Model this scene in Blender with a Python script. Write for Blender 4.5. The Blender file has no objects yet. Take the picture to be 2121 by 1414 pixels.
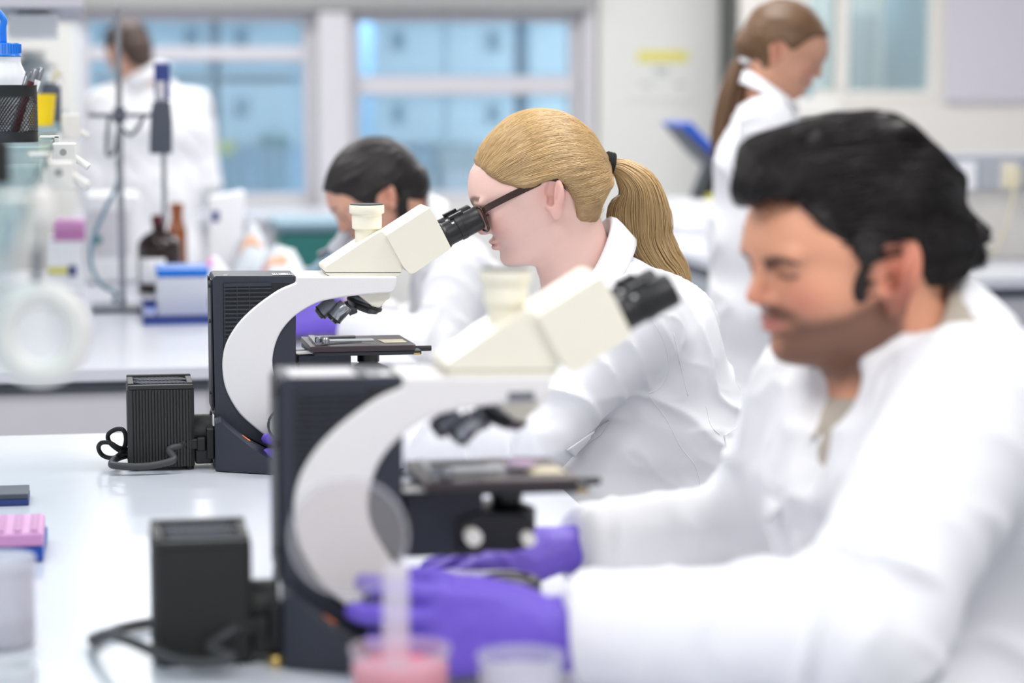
import bpy, bmesh, math, random
import numpy as np
from mathutils import Vector, Matrix
from mathutils.bvhtree import BVHTree

random.seed(7)
rng = np.random.default_rng(11)
sc = bpy.context.scene
COL = sc.collection

# ------------------------------------------------------------------ camera, world, light
ALPHA = math.radians(10.0)
FPX = 85.0 / 36.0 * 2121
CZ = 1.466
HORIZON = 145.0
PITCH = math.atan((707 - HORIZON) / FPX)
BZ = 0.88                      # bench height

cam_d = bpy.data.cameras.new('camera')
cam_d.lens = 85
cam_d.sensor_width = 36
cam_d.clip_start = 0.05
cam_d.clip_end = 100
cam_d.dof.use_dof = True
cam_d.dof.focus_distance = 3.56
cam_d.dof.aperture_fstop = 2.6
cam = bpy.data.objects.new('camera', cam_d)
cam.location = (0, 0, CZ)
cam.rotation_euler = (math.pi / 2 - PITCH, 0, -ALPHA)
COL.objects.link(cam)
sc.camera = cam

sc.view_settings.view_transform = 'Standard'
sc.view_settings.look = 'None'
sc.view_settings.gamma = 1
sc.view_settings.use_curve_mapping = False
sc.view_settings.exposure = 0.27

world = bpy.data.worlds.new('world')
sc.world = world
world.use_nodes = True
bg = world.node_tree.nodes['Background']
bg.inputs['Color'].default_value = (0.93, 0.95, 1.0, 1)
bg.inputs['Strength'].default_value = 0.62


def area(name, loc, sx, sy, power, col=(1, 1, 1), rot=(0, 0, 0)):
    l = bpy.data.lights.new(name, 'AREA')
    l.shape = 'RECTANGLE'
    l.size = sx
    l.size_y = sy
    l.energy = power
    l.color = col
    o = bpy.data.objects.new(name, l)
    o.location = loc
    o.rotation_euler = rot
    COL.objects.link(o)
    return o


CEIL = 2.75
for k, (x, y) in enumerate([(-0.7, 1.2), (1.3, 1.2), (-0.7, 3.4), (1.3, 3.4), (-0.7, 5.8), (1.3, 5.8),
                            (0.2, 8.4), (2.4, 8.0), (0.2, 10.4), (2.6, 9.9), (4.2, 8.6), (3.6, 12.2)]):  # last two added to brighten the right wall and the room beyond
    area('ceiling_lamp', (x, y, CEIL - 0.03), 1.25, 0.6, 22 if y < 7 else 27, (1.0, 0.985, 0.965))
area('next_room_lamp', (1.3, 14.9, 2.6), 5.5, 1.6, 950, (0.95, 0.98, 1.0))

SA, CA = math.sin(ALPHA), math.cos(ALPHA)
SP, CP = math.sin(PITCH), math.cos(PITCH)
FW = Vector((SA * CP, CA * CP, -SP))
RT = Vector((CA, -SA, 0))
UP = Vector((SA * SP, CA * SP, CP))
EYE = Vector((0, 0, CZ))


def ray(px, py):
    return FW + RT * ((px - 1060.5) / FPX) + UP * ((707 - py) / FPX)


def Q(px, py, Y):
    """point of the vertical plane y = Y seen at a photo pixel"""
    r = ray(px, py)
    return EYE + r * (Y / r.y)


def T(px, py, z):
    """point of the horizontal plane at height z seen at a photo pixel"""
    r = ray(px, py)
    return EYE + r * ((z - CZ) / r.z)


# ------------------------------------------------------------------ materials
def lin(c):
    return tuple(((v / 12.92) if v <= 0.04045 else ((v + 0.055) / 1.055) ** 2.4) for v in c)


MATS = {}


def mat(name, rgb, rough=0.5, metal=0.0, bump=0.0, scale=60.0, var=0.03, trans=0.0, sss=0.0, coat=0.0,
        alpha=1.0, stretch=None, attr=None, spec=None, ior=None):
    """Principled material whose colour and relief come from noise; rgb is sRGB"""
    m = bpy.data.materials.new(name)
    m.use_nodes = True
    nt = m.node_tree
    b = nt.nodes['Principled BSDF']
    c = lin(rgb)
    b.inputs['Roughness'].default_value = rough
    b.inputs['Metallic'].default_value = metal
    b.inputs['Transmission Weight'].default_value = trans
    b.inputs['Subsurface Weight'].default_value = sss
    b.inputs['Subsurface Radius'].default_value = (0.012, 0.005, 0.003)
    b.inputs['Subsurface Scale'].default_value = 0.6
    b.inputs['Coat Weight'].default_value = coat
    b.inputs['Alpha'].default_value = alpha
    if spec is not None:
        b.inputs['Specular IOR Level'].default_value = spec
    if ior is not None:
        b.inputs['IOR'].default_value = ior
    tc = nt.nodes.new('ShaderNodeTexCoord')
    src = tc.outputs['Object']
    if stretch:
        mp = nt.nodes.new('ShaderNodeMapping')
        mp.inputs['Scale'].default_value = stretch
        nt.links.new(src, mp.inputs['Vector'])
        src = mp.outputs['Vector']
    nz = nt.nodes.new('ShaderNodeTexNoise')
    nz.inputs['Scale'].default_value = scale
    nz.inputs['Detail'].default_value = 3
    nt.links.new(src, nz.inputs['Vector'])
    mx = nt.nodes.new('ShaderNodeMix')
    mx.data_type = 'RGBA'
    mx.inputs['A'].default_value = tuple(v * (1 - var) for v in c) + (1,)
    mx.inputs['B'].default_value = tuple(min(1, v * (1 + var)) for v in c) + (1,)
    nt.links.new(nz.outputs['Fac'], mx.inputs['Factor'])
    out = mx.outputs['Result']
    if attr:
        at = nt.nodes.new('ShaderNodeAttribute')
        at.attribute_name = attr
        mm = nt.nodes.new('ShaderNodeMix')
        mm.data_type = 'RGBA'
        mm.blend_type = 'MULTIPLY'
        mm.inputs['Factor'].default_value = 1
        nt.links.new(at.outputs['Color'], mm.inputs['A'])
        nt.links.new(out, mm.inputs['B'])
        out = mm.outputs['Result']
    nt.links.new(out, b.inputs['Base Color'])
    if bump > 0:
        bp = nt.nodes.new('ShaderNodeBump')
        bp.inputs['Strength'].default_value = bump
        bp.inputs['Distance'].default_value = 0.002
        nt.links.new(nz.outputs['Fac'], bp.inputs['Height'])
        nt.links.new(bp.outputs['Normal'], b.inputs['Normal'])
    MATS[name] = m
    return m


def glassy(name, rgb, clear=0.7, rough=0.05):
    """thin clear plastic or glass pane: tinted see-through with a gloss on top"""
    m = bpy.data.materials.new(name)
    m.use_nodes = True
    nt = m.node_tree
    nt.nodes.remove(nt.nodes['Principled BSDF'])
    out = nt.nodes['Material Output']
    tr = nt.nodes.new('ShaderNodeBsdfTransparent')
    nz = nt.nodes.new('ShaderNodeTexNoise')
    nz.inputs['Scale'].default_value = 9
    mx = nt.nodes.new('ShaderNodeMix')
    mx.data_type = 'RGBA'
    c = lin(rgb)
    mx.inputs['A'].default_value = tuple(v * 0.97 for v in c) + (1,)
    mx.inputs['B'].default_value = c + (1,)
    nt.links.new(nz.outputs['Fac'], mx.inputs['Factor'])
    nt.links.new(mx.outputs['Result'], tr.inputs['Color'])
    df = nt.nodes.new('ShaderNodeBsdfPrincipled')
    df.inputs['Roughness'].default_value = rough
    nt.links.new(mx.outputs['Result'], df.inputs['Base Color'])
    ms = nt.nodes.new('ShaderNodeMixShader')
    ms.inputs['Fac'].default_value = clear
    nt.links.new(df.outputs[0], ms.inputs[1])
    nt.links.new(tr.outputs[0], ms.inputs[2])
    nt.links.new(ms.outputs[0], out.inputs['Surface'])
    MATS[name] = m
    return m


mat('white_laminate', (0.84, 0.85, 0.885), 0.22, bump=0.02, scale=30, var=0.015)
mat('grey_panel', (0.82, 0.81, 0.835), 0.5, scale=20, var=0.02)
mat('wall_paint', (0.86, 0.86, 0.845), 0.7, bump=0.05, scale=90, var=0.02)
mat('wall_cream', (0.875, 0.86, 0.835), 0.7, bump=0.05, scale=90, var=0.02)
mat('wall_lavender', (0.80, 0.785, 0.82), 0.7, bump=0.05, scale=90, var=0.02)
mat('frame_grey', (0.80, 0.79, 0.81), 0.45, scale=20)
mat('beam_grey', (0.60, 0.60, 0.60), 0.6, scale=20)
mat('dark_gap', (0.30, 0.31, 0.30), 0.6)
mat('floor_grey', (0.60, 0.61, 0.64), 0.4, scale=8, var=0.06)
mat('ceiling_white', (0.93, 0.93, 0.93), 0.8, scale=40)
mat('blue_cabinet', (0.87, 0.925, 0.96), 0.5, scale=10, var=0.03)
mat('blue_room', (0.79, 0.88, 0.94), 0.6, scale=10, var=0.03)
mat('handle_grey', (0.50, 0.62, 0.68), 0.5)
mat('green_plastic', (0.15, 0.47, 0.45), 0.5)
mat('scope_navy', (0.165, 0.18, 0.225), 0.42, bump=0.25, scale=900, var=0.06)
mat('scope_black', (0.10, 0.10, 0.11), 0.38, bump=0.05, scale=500)
mat('scope_dark', (0.13, 0.14, 0.165), 0.45, bump=0.1, scale=600)
mat('scope_white', (0.905, 0.895, 0.89), 0.33, bump=0.08, scale=700, var=0.01, coat=0.2)
mat('scope_cream', (0.935, 0.915, 0.845), 0.33, bump=0.06, scale=700, var=0.01, coat=0.2)
mat('scope_grey', (0.78, 0.775, 0.76), 0.4, bump=0.06, scale=600)
mat('stage_brown', (0.21, 0.17, 0.18), 0.35, bump=0.08, scale=500)
mat('steel', (0.62, 0.63, 0.65), 0.25, metal=0.9, scale=200)
mat('gunmetal', (0.46, 0.47, 0.50), 0.32, metal=0.45, scale=200)
mat('black_plastic', (0.075, 0.075, 0.08), 0.42, bump=0.05, scale=300)
mat('black_rubber', (0.06, 0.06, 0.065), 0.55, bump=0.05, scale=300)
mat('lamp_black', (0.17, 0.17, 0.17), 0.5, bump=0.15, scale=400, var=0.15)
mat('cord_grey', (0.24, 0.24, 0.25), 0.45, scale=100)
mat('brass', (0.80, 0.68, 0.40), 0.3, metal=0.8)
mat('orange', (0.92, 0.45, 0.15), 0.4)
mat('yellow', (0.97, 0.83, 0.05), 0.4)
mat('paper_white', (0.95, 0.95, 0.96), 0.6)
mat('label_cream', (0.90, 0.86, 0.74), 0.6)
mat('blue_plastic', (0.05, 0.46, 0.85), 0.3, scale=60)
mat('deep_blue', (0.0, 0.29, 0.68), 0.35)
mat('navy_plastic', (0.17, 0.24, 0.50), 0.45)
mat('pink_plastic', (0.86, 0.60, 0.80), 0.4, scale=40, var=0.04)
mat('pink_dark', (0.77, 0.50, 0.71), 0.4)
mat('milky', (0.87, 0.88, 0.90), 0.35, sss=0.4, scale=30, var=0.02)
mat('fitting_white', (0.89, 0.88, 0.86), 0.45, scale=60)
mat('amber_dark', (0.13, 0.06, 0.045), 0.08, scale=20, var=0.1)
mat('amber', (0.55, 0.29, 0.12), 0.1, scale=20, var=0.1)
mat('slate', (0.30, 0.32, 0.37), 0.45)
mat('coat_white', (0.94, 0.94, 0.955), 0.85, bump=0.10, scale=1400, var=0.01)
mat('glove_purple', (0.44, 0.34, 0.80), 0.48, bump=0.08, scale=250, var=0.05)
mat('burgundy', (0.35, 0.07, 0.12), 0.8, bump=0.1, scale=600)
mat('beige_shirt', (0.72, 0.68, 0.63), 0.85, bump=0.2, scale=500)
mat('black_cloth', (0.06, 0.06, 0.07), 0.85, bump=0.1, scale=500)
mat('dark_trouser', (0.17, 0.18, 0.22), 0.85, bump=0.1, scale=400)
mat('skin', (1.0, 1.0, 1.0), 0.47, bump=0.06, scale=450, var=0.02, sss=0.18, attr='tint')
mat('hair_blonde', (0.77, 0.645, 0.46), 0.25, scale=14, var=0.25)
mat('hair_blonde_root', (0.60, 0.48, 0.32), 0.42, scale=40, var=0.25)
mat('hair_black', (0.105, 0.085, 0.083), 0.46, bump=0.35, scale=120, var=0.3, spec=0.42)
mat('hair_brown', (0.40, 0.29, 0.19), 0.45, bump=0.3, scale=60, var=0.25)
mat('hair_darkbrown', (0.27, 0.20, 0.17), 0.5, bump=0.3, scale=60, var=0.25)
mat('tortoise', (0.22, 0.13, 0.10), 0.18, scale=90, var=0.35)
mat('screen_blue', (0.12, 0.33, 0.74), 0.35)
mat('red_jelly', (0.93, 0.32, 0.42), 0.25, sss=0.2)
mat('plinth', (0.35, 0.37, 0.40), 0.6)
mat('stool_seat', (0.16, 0.17, 0.20), 0.6)
mat('print_yellow', (0.86, 0.83, 0.42), 0.6)
mat('print_grey', (0.66, 0.69, 0.70), 0.6)
mat('orange_liquid', (0.93, 0.72, 0.60), 0.4)
mat('trunking', (0.70, 0.72, 0.75), 0.5)
glassy('pane_blue', (0.90, 0.955, 0.985), 0.88, 0.1)
glassy('pane_grey', (0.90, 0.94, 0.95), 0.8, 0.1)
glassy('shelf_glass', (0.90, 0.95, 0.96), 0.80, 0.08)
glassy('shelf_edge', (0.42, 0.62, 0.63), 0.3, 0.1)
glassy('clear_plastic', (0.95, 0.95, 0.97), 0.72, 0.12)
glassy('frosted_plastic', (0.97, 0.96, 0.975), 0.58, 0.3)
glassy('lens_clear', (0.96, 0.95, 0.95), 0.90, 0.02)


# ------------------------------------------------------------------ mesh helpers
def cr(pts, n=6, closed=False):
    """Catmull-Rom through points"""
    P = [np.array(p, float) for p in pts]
    m = len(P)
    out = []
    rngi = range(m if closed else m - 1)
    for i in rngi:
        if closed:
            p0, p1, p2, p3 = P[i - 1], P[i], P[(i + 1) % m], P[(i + 2) % m]
        else:
            p1, p2 = P[i], P[i + 1]
            p0 = P[i - 1] if i > 0 else 2 * p1 - p2
            p3 = P[i + 2] if i + 2 < m else 2 * p2 - p1
        for k in range(n):
            t = k / n
            out.append(0.5 * (2 * p1 + (p2 - p0) * t + (2 * p0 - 5 * p1 + 4 * p2 - p3) * t * t
                              + (3 * p1 - p0 - 3 * p2 + p3) * t ** 3))
    if not closed:
        out.append(P[-1])
    return out


class MB:
    def __init__(self):
        self.v = []
        self.f = []

    def add(self, vs, fs):
        o = len(self.v)
        self.v += [tuple(float(c) for c in p) for p in vs]
        self.f += [tuple(i + o for i in q) for q in fs]
        return self

    def box(self, c, s, R=None):
        c = Vector(c)
        vs = []
        for dx in (-.5, .5):
            for dy in (-.5, .5):
                for dz in (-.5, .5):
                    p = Vector((dx * s[0], dy * s[1], dz * s[2]))
                    vs.append(c + (R @ p if R is not None else p))
        return self.add(vs, [(0, 1, 3, 2), (4, 6, 7, 5), (0, 4, 5, 1), (2, 3, 7, 6), (0, 2, 6, 4), (1, 5, 7, 3)])

    def box2(self, a, b):
        a, b = Vector(a), Vector(b)
        d = b - a
        return self.box((a + b) / 2, (abs(d.x), abs(d.y), abs(d.z)))

    def prism(self, poly, y0, y1, axis='y'):
        """poly of (x,z) pushed along y, or of (x,y) pushed along z"""
        n = len(poly)
        if axis == 'y':
            a = [(p[0], y0, p[1]) for p in poly]
            b = [(p[0], y1, p[1]) for p in poly]
        else:
            a = [(p[0], p[1], y0) for p in poly]
            b = [(p[0], p[1], y1) for p in poly]
        fs = [tuple(range(n)), tuple(range(2 * n - 1, n - 1, -1))]
        for i in range(n):
            j = (i + 1) % n
            fs.append((i, n + i, n + j, j))
        return self.add(a + b, fs)

    def tube(self, pts, r, n=10, sm=0, caps=True):
        if sm:
            rr = r if hasattr(r, '__len__') else None
            if rr is not None:
                q = cr([tuple(p) + (x,) for p, x in zip(pts, rr)], sm)
                pts = [Vector(p[:3]) for p in q]
                r = [max(1e-4, p[3]) for p in q]
            else:
                pts = [Vector(p) for p in cr([tuple(p) for p in pts], sm)]
        pts = [Vector(p) for p in pts]
        m = len(pts)
        if not hasattr(r, '__len__'):
            r = [r] * m
        t0 = (pts[1] - pts[0]).normalized()
        u = t0.orthogonal().normalized()
        vs = []
        for i in range(m):
            t = (pts[min(i + 1, m - 1)] - pts[max(i - 1, 0)]).normalized()
            u = (u - t * u.dot(t)).normalized()
            w = t.cross(u)
            for k in range(n):
                a = 2 * math.pi * k / n
                vs.append(pts[i] + (u * math.cos(a) + w * math.sin(a)) * r[i])
        fs = []
        for i in range(m - 1):
            for k in range(n):
                k2 = (k + 1) % n
                fs.append((i * n + k, i * n + k2, (i + 1) * n + k2, (i + 1) * n + k))
        if caps:
            fs.append(tuple(range(n - 1, -1, -1)))
            fs.append(tuple((m - 1) * n + k for k in range(n)))
        return self.add(vs, fs)

    def lathe(self, prof, o, axis=(0, 0, 1), n=32, close=True):
        """prof of (radius, height along axis)"""
        o = Vector(o)
        ax = Vector(axis).normalized()
        u = ax.orthogonal().normalized()
        w = ax.cross(u)
        vs = []
        for (r, h) in prof:
            for k in range(n):
                a = 2 * math.pi * k / n
                vs.append(o + ax * h + (u * math.cos(a) + w * math.sin(a)) * max(r, 1e-5))
        fs = []
        m = len(prof)
        for i in range(m - 1):
            for k in range(n):
                k2 = (k + 1) % n
                fs.append((i * n + k, i * n + k2, (i + 1) * n + k2, (i + 1) * n + k))
        if close:
            fs.append(tuple(range(n - 1, -1, -1)))
            fs.append(tuple((m - 1) * n + k for k in range(n)))
        return self.add(vs, fs)

    def cyl(self, a, b, r, n=24, r2=None):
        a, b = Vector(a), Vector(b)
        d = b - a
        return self.lathe([(r, 0), (r if r2 is None else r2, d.length)], a, d, n)

    def ball(self, c, rad, n=16, R=None):
        c = Vector(c)
        if not hasattr(rad, '__len__'):
            rad = (rad,) * 3
        vs, fs = [], []
        m = n // 2
        for i in range(m + 1):
            ph = math.pi * i / m
            for k in range(n):
                a = 2 * math.pi * k / n
                p = Vector((math.sin(ph) * math.cos(a) * rad[0], math.sin(ph) * math.sin(a) * rad[1], math.cos(ph) * rad[2]))
                vs.append(c + (R @ p if R is not None else p))
        for i in range(m):
            for k in range(n):
                k2 = (k + 1) % n
                fs.append((i * n + k, (i + 1) * n + k, (i + 1) * n + k2, i * n + k2))
        return self.add(vs, fs)

    def sheet(self, rows):
        n = len(rows[0])
        vs = [p for r in rows for p in r]
        fs = []
        for i in range(len(rows) - 1):
            for k in range(n - 1):
                fs.append((i * n + k, i * n + k + 1, (i + 1) * n + k + 1, (i + 1) * n + k))
        return self.add(vs, fs)


def wloc(o):
    p = Vector(o.location)
    while o.parent:
        o = o.parent
        p += Vector(o.location)
    return p


def obj(name, mb, m, parent=None, bevel=0, seg=3, smooth=35, solid=0, label=None, origin=None, weld=True):
    """links a world-coordinate mesh as ONE object; children are stored relative to their parent"""
    me = bpy.data.meshes.new(name)
    v = np.array(mb.v, dtype=float) if len(mb.v) else np.zeros((0, 3))
    if parent is not None:
        org = wloc(parent)
    elif origin is not None:
        org = Vector(origin)
    else:
        lo, hi = v.min(0), v.max(0)
        org = Vector(((lo[0] + hi[0]) / 2, (lo[1] + hi[1]) / 2, lo[2]))
    v = v - np.array(org)
    me.from_pydata(v.tolist(), [], mb.f)
    bm = bmesh.new()
    bm.from_mesh(me)
    if weld:
        bmesh.ops.remove_doubles(bm, verts=bm.verts, dist=1e-6)
    bmesh.ops.recalc_face_normals(bm, faces=bm.faces)
    bm.to_mesh(me)
    bm.free()
    me.validate()
    if smooth:
        me.shade_smooth()
        if smooth < 180:
            me.set_sharp_from_angle(angle=math.radians(smooth))
    me.materials.append(MATS[m] if isinstance(m, str) else m)
    o = bpy.data.objects.new(name, me)
    COL.objects.link(o)
    if parent is not None:
        o.parent = parent
    else:
        o.location = org
    if solid:
        s = o.modifiers.new('solid', 'SOLIDIFY')
        s.thickness = solid
        s.offset = 0
    if bevel:
        b = o.modifiers.new('bevel', 'BEVEL')
        b.width = bevel
        b.segments = seg
        b.limit_method = 'ANGLE'
        b.angle_limit = math.radians(32)
        b.harden_normals = True
        me.shade_smooth()
    if label:
        o['label'] = label
    return o


def thing(name, label, cat, loc=(0, 0, 0), group=None):
    o = bpy.data.objects.new(name, None)
    o.empty_display_size = 0.05
    COL.objects.link(o)
    o.location = loc
    o['label'] = label
    o['category'] = cat
    if group:
        o['group'] = group
    return o


def tag(o, label, cat, group=None, kind=None):
    o['label'] = label
    o['category'] = cat
    if group:
        o['group'] = group
    if kind:
        o['kind'] = kind
    return o


def struct(name, mb, m, parent=None, **k):
    o = obj(name, mb, m, parent, **k)
    if parent is None:
        o['kind'] = 'structure'
    return o


def copy_tree(o, parent=None):
    c = o.copy()
    COL.objects.link(c)
    if parent is not None:
        c.parent = parent
    for ch in list(o.children):
        copy_tree(ch, c)
    return c

# ------------------------------------------------------------------ the room shell
def qx(px, Y, py=300):
    return Q(px, py, Y).x


def qz(py, Y, px=1060):
    return Q(px, py, Y).z


WB = 11.6                      # back wall
WR = 11.2                      # the wall beside the standing worker
struct('floor', MB().box2((-4.5, -1.5, -0.06), (6.5, 15.2, 0)), 'floor_grey', smooth=0)
struct('ceiling', MB().box2((-4.5, -1.5, CEIL), (6.5, 15.2, CEIL + 0.06)), 'ceiling_white', smooth=0)

xa0, xa1 = qx(165, WB), qx(655, WB)
xb0, xb1 = qx(722, WB), qx(1205, WB)
xc = qx(1528, WB)
z_top = qz(24, WB)
z_sill = qz(418, WB)
w = MB()
w.box2((-4.5, WB, 0), (xa0, WB + 0.12, CEIL))
w.box2((xa0, WB, 0), (xb1, WB + 0.12, z_sill))
w.box2((xb1, WB, 0), (xc + 0.3, WB + 0.12, CEIL))
w.box2((xa1, WB, z_sill), (xb0, WB + 0.12, CEIL))
w.box2((xa0, WB, z_top), (xa1, WB + 0.12, CEIL))
w.box2((xb0, WB, z_top), (xb1, WB + 0.12, CEIL))
struct('wall_back', w, 'wall_paint', smooth=0)
struct('trim_1', MB().box2((xa0, WB - 0.10, z_top), (xb1 + 0.03, WB - 0.005, z_top + 0.34)), 'beam_grey', bevel=0.01)
struct('trim_2', MB().box2((qx(657, WB), WB - 0.08, 0.0), (qx(722, WB), WB - 0.005, z_top)), 'frame_grey', bevel=0.012)
struct('trim_3', MB().box2((qx(1203, WB), WB - 0.05, 0.0), (qx(1228, WB), WB - 0.005, CEIL)), 'frame_grey', bevel=0.01)


def window(name, x0, x1, z0, z1, bars, posts, Y, pane='pane_blue', fr='frame_grey', t=0.05):
    g = MB().box2((x0 + 0.01, Y + 0.05, z0 + 0.01), (x1 - 0.01, Y + 0.062, z1 - 0.01))
    o = struct(name, g, pane, smooth=0)
    f = MB()
    e = 0.003
    f.box2((x0 + e, Y + 0.02, z0 + e), (x0 + t, Y + 0.10, z1 - e))
    f.box2((x1 - t, Y + 0.02, z0 + e), (x1 - e, Y + 0.10, z1 - e))
    f.box2((x0 + t, Y + 0.02, z0 + e), (x1 - t, Y + 0.10, z0 + t))
    f.box2((x0 + t, Y + 0.02, z1 - t), (x1 - t, Y + 0.10, z1 - e))
    obj('window_frame', f, fr, o, bevel=0.006)
    for (za, zb) in bars:
        obj('window_rail', MB().box2((x0 + t, Y + 0.01, za), (x1 - t, Y + 0.10, zb)), fr, o, bevel=0.006)
    for (pa, pb) in posts:
        obj('window_post', MB().box2((pa, Y + 0.012, z0 + t), (pb, Y + 0.098, z1 - t)), fr, o, bevel=0.006)
    return o


window('window_1', xa0, xa1, z_sill, z_top, [(qz(126, WB), qz(98, WB))], [], WB)
window('window_2', xb0, xb1, z_sill, z_top, [(qz(196, WB), qz(158, WB))], [], WB)

# door with its notice, between the windows and the corner
d1 = struct('door_1', MB().box2((qx(1236, WB), WB - 0.045, 0.01), (qx(1499, WB), WB - 0.004, 2.2)), 'wall_paint', bevel=0.006)
YD = WB - 0.047
nt_ = obj('notice', MB().box2((qx(1300, YD), YD - 0.004, qz(210, YD)), (qx(1440, YD), YD, qz(92, YD))), 'wall_paint', d1, label='pale notice sheet')
obj('yellow_heading', MB().box2((qx(1318, YD), YD - 0.007, qz(128, YD)), (qx(1422, YD), YD - 0.004, qz(105, YD))), 'print_yellow', nt_, label='yellow heading strip')
lines = MB()
for k, (a, b, y0) in enumerate([(1352, 1385, 140), (1356, 1382, 150), (1325, 1350, 172), (1395, 1420, 172)]):
    lines.box2((qx(a, YD), YD - 0.006, qz(y0 + 6, YD)), (qx(b, YD), YD - 0.004, qz(y0, YD)))
obj('text_lines', lines, 'print_grey', nt_)
obj('door_handle', MB().tube([(qx(1470, YD), YD - 0.0, 1.02), (qx(1470, YD), YD - 0.05, 1.02), (qx(1445, YD), YD - 0.05, 1.02)], 0.009), 'steel', d1)

# the right-hand wall steps forward of the back wall
xr = qx(1528, WR)
xw0, xw1 = qx(1655, WR), qx(1945, WR)
zw0, zw1 = qz(208, WR, 1800), CEIL - 0.25
w = MB()
w.box2((xr, WR, 0), (xw0, WR + 0.1, CEIL))
w.box2((xw1, WR, 0), (6.5, WR + 0.1, CEIL))
w.box2((xw0, WR, 0), (xw1, WR + 0.1, zw0))
w.box2((xw0, WR, zw1), (xw1, WR + 0.1, CEIL))
struct('wall_right', w, 'wall_cream', smooth=0)
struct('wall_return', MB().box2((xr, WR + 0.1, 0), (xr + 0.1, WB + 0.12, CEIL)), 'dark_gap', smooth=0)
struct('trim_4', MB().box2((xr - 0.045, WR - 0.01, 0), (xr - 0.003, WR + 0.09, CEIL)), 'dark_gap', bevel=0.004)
window('window_3', xw0, xw1, zw0, zw1, [], [(qx(1733, WR), qx(1757, WR))], WR, 'pane_grey', 'wall_cream', 0.045)
# room behind that window
struct('wall_beyond', MB().box2((xr + 0.1, 13.0, 0), (6.5, 13.1, CEIL)), 'wall_paint', smooth=0)
for k, (a, b, c, m, h, lab) in enumerate([(1668, 1700, 12.6, 'paper_white', 1.72, 'white cupboard'),
                                          (1772, 1815, 12.5, 'print_grey', 1.78, 'grey cupboard'),
                                          (1850, 1945, 12.6, 'handle_grey', 2.0, 'blue-grey cupboard')]):
    x0, x1 = qx(a, c), qx(b, c)
    t = thing('cupboard', lab + ' ' + ['behind the left pane of the right-hand window', 'just right of the post of the right-hand window',
                                       'behind the right edge of the right-hand window'][k], 'cupboard', ((x0 + x1) / 2, c, 0))
    obj('carcass', MB().box2((x0, c, 0), (x1, c + 0.19, h)), m, t, bevel=0.01)
    obj('door', MB().box2((x0 + 0.01, c - 0.02, 0.08), (x1 - 0.01, c - 0.001, h - 0.02)), m, t, bevel=0.006)

# lavender panel high on the right wall
struct('trim_5', MB().box2((xw1 + 0.02, WR - 0.03, zw0 - 0.01), (6.4, WR - 0.003, CEIL - 0.02)), 'wall_lavender', bevel=0.005)

# blue room beyond the windows
NB = 14.6
struct('wall_next_room', MB().box2((-4.5, NB, 0), (xr + 0.05, NB + 0.1, CEIL)), 'blue_room', smooth=0)


def blue_cabinet(pa, pb, za, zb, label, hx, two=True, Y=14.1):
    x0, x1 = qx(pa, Y), qx(pb, Y)
    t = thing('wall_cabinet', label, 'cabinet', ((x0 + x1) / 2, Y, za), group='blue cabinets beyond the windows')
    obj('carcass', MB().box2((x0, Y, za), (x1, NB - 0.002, zb)), 'blue_room', t, bevel=0.008)
    mid = (x0 + x1) / 2
    for (a, b, s) in (((x0, mid, 1), (mid, x1, -1)) if two else ((x0, x1, 1),)):
        d = obj('door', MB().box2((a + 0.012, Y - 0.025, za + 0.012), (b - 0.012, Y - 0.002, zb - 0.012)), 'blue_cabinet', t, bevel=0.005)
        for h in hx:
            X = qx(h[0], Y)
            if a < X < b:
                obj('handle', MB().box((X, Y - 0.04, qz(h[1], Y, h[0])), (0.075, 0.03, 0.11)), 'handle_grey', d, bevel=0.01)


zm = qz(165, 14.1)
zb_ = qz(300, 14.1)
blue_cabinet(170, 440, zm + 0.02, CEIL - 0.1, 'upper blue cabinet behind the head of the worker seen from behind', [(225, 77), (400, 77)])
blue_cabinet(455, 640, zm + 0.02, CEIL - 0.1, 'upper blue cabinet behind the left window, nearest the grey post', [(502, 77)], False)
blue_cabinet(170, 440, zb_, zm - 0.01, 'lower blue cabinet behind the shoulders of the worker seen from behind', [(225, 225), (400, 225)])
blue_cabinet(455, 640, zb_, zm - 0.01, 'lower blue cabinet behind the left window, above the green box', [(502, 223)], False)
blue_cabinet(775, 1065, zm + 0.02, CEIL - 0.1, 'upper wide blue cabinet in the middle of the right window', [(825, 85), (1022, 85)])
blue_cabinet(1092, 1215, zm + 0.02, CEIL - 0.1, 'upper narrow blue cabinet at the right edge of the right window', [], False)
blue_cabinet(775, 1065, zb_, zm - 0.01, 'lower wide blue cabinet under the bar of the right window', [(825, 235), (1022, 235)])
blue_cabinet(1092, 1215, zb_, zm - 0.01, 'lower narrow blue cabinet beside the blonde crown', [], False)
tag(obj('worktop', MB().box2((qx(150, 14.0), 13.75, qz(425, 13.75) - 0.04), (qx(1260, 14.0), NB - 0.002, qz(425, 13.75))), 'blue_cabinet', bevel=0.006),
    'pale blue worktop running along the far room beyond the windows', 'worktop')
tag(obj('base_cabinet', MB().box2((qx(150, 14.0), 13.85, 0), (qx(1260, 14.0), NB - 0.002, qz(425, 13.75) - 0.041)), 'blue_room', bevel=0.006),
    'pale blue base cabinet under the worktop of the far room', 'cabinet')
zt = qz(425, 13.75)
t = thing('box', 'blurry green box on the far worktop behind the left window', 'box', Q(565, 425, 13.95))
x = qx(548, 13.95)
obj('body', MB().box((x + 0.06, 13.98, zt + 0.17), (0.14, 0.14, 0.338)), 'handle_grey', t, bevel=0.01)
obj('lid', MB().box((x + 0.06, 13.98, zt + 0.37), (0.15, 0.15, 0.06)), 'green_plastic', t, bevel=0.015)
x = qx(470, 13.95)
t = thing('canister', 'yellow-topped canister on the far worktop left of the green box', 'canister', (x, 14, zt))
obj('body', MB().lathe([(0.06, 0.001), (0.06, 0.26), (0.03, 0.30)], (x, 14, zt)), 'handle_grey', t)
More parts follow.
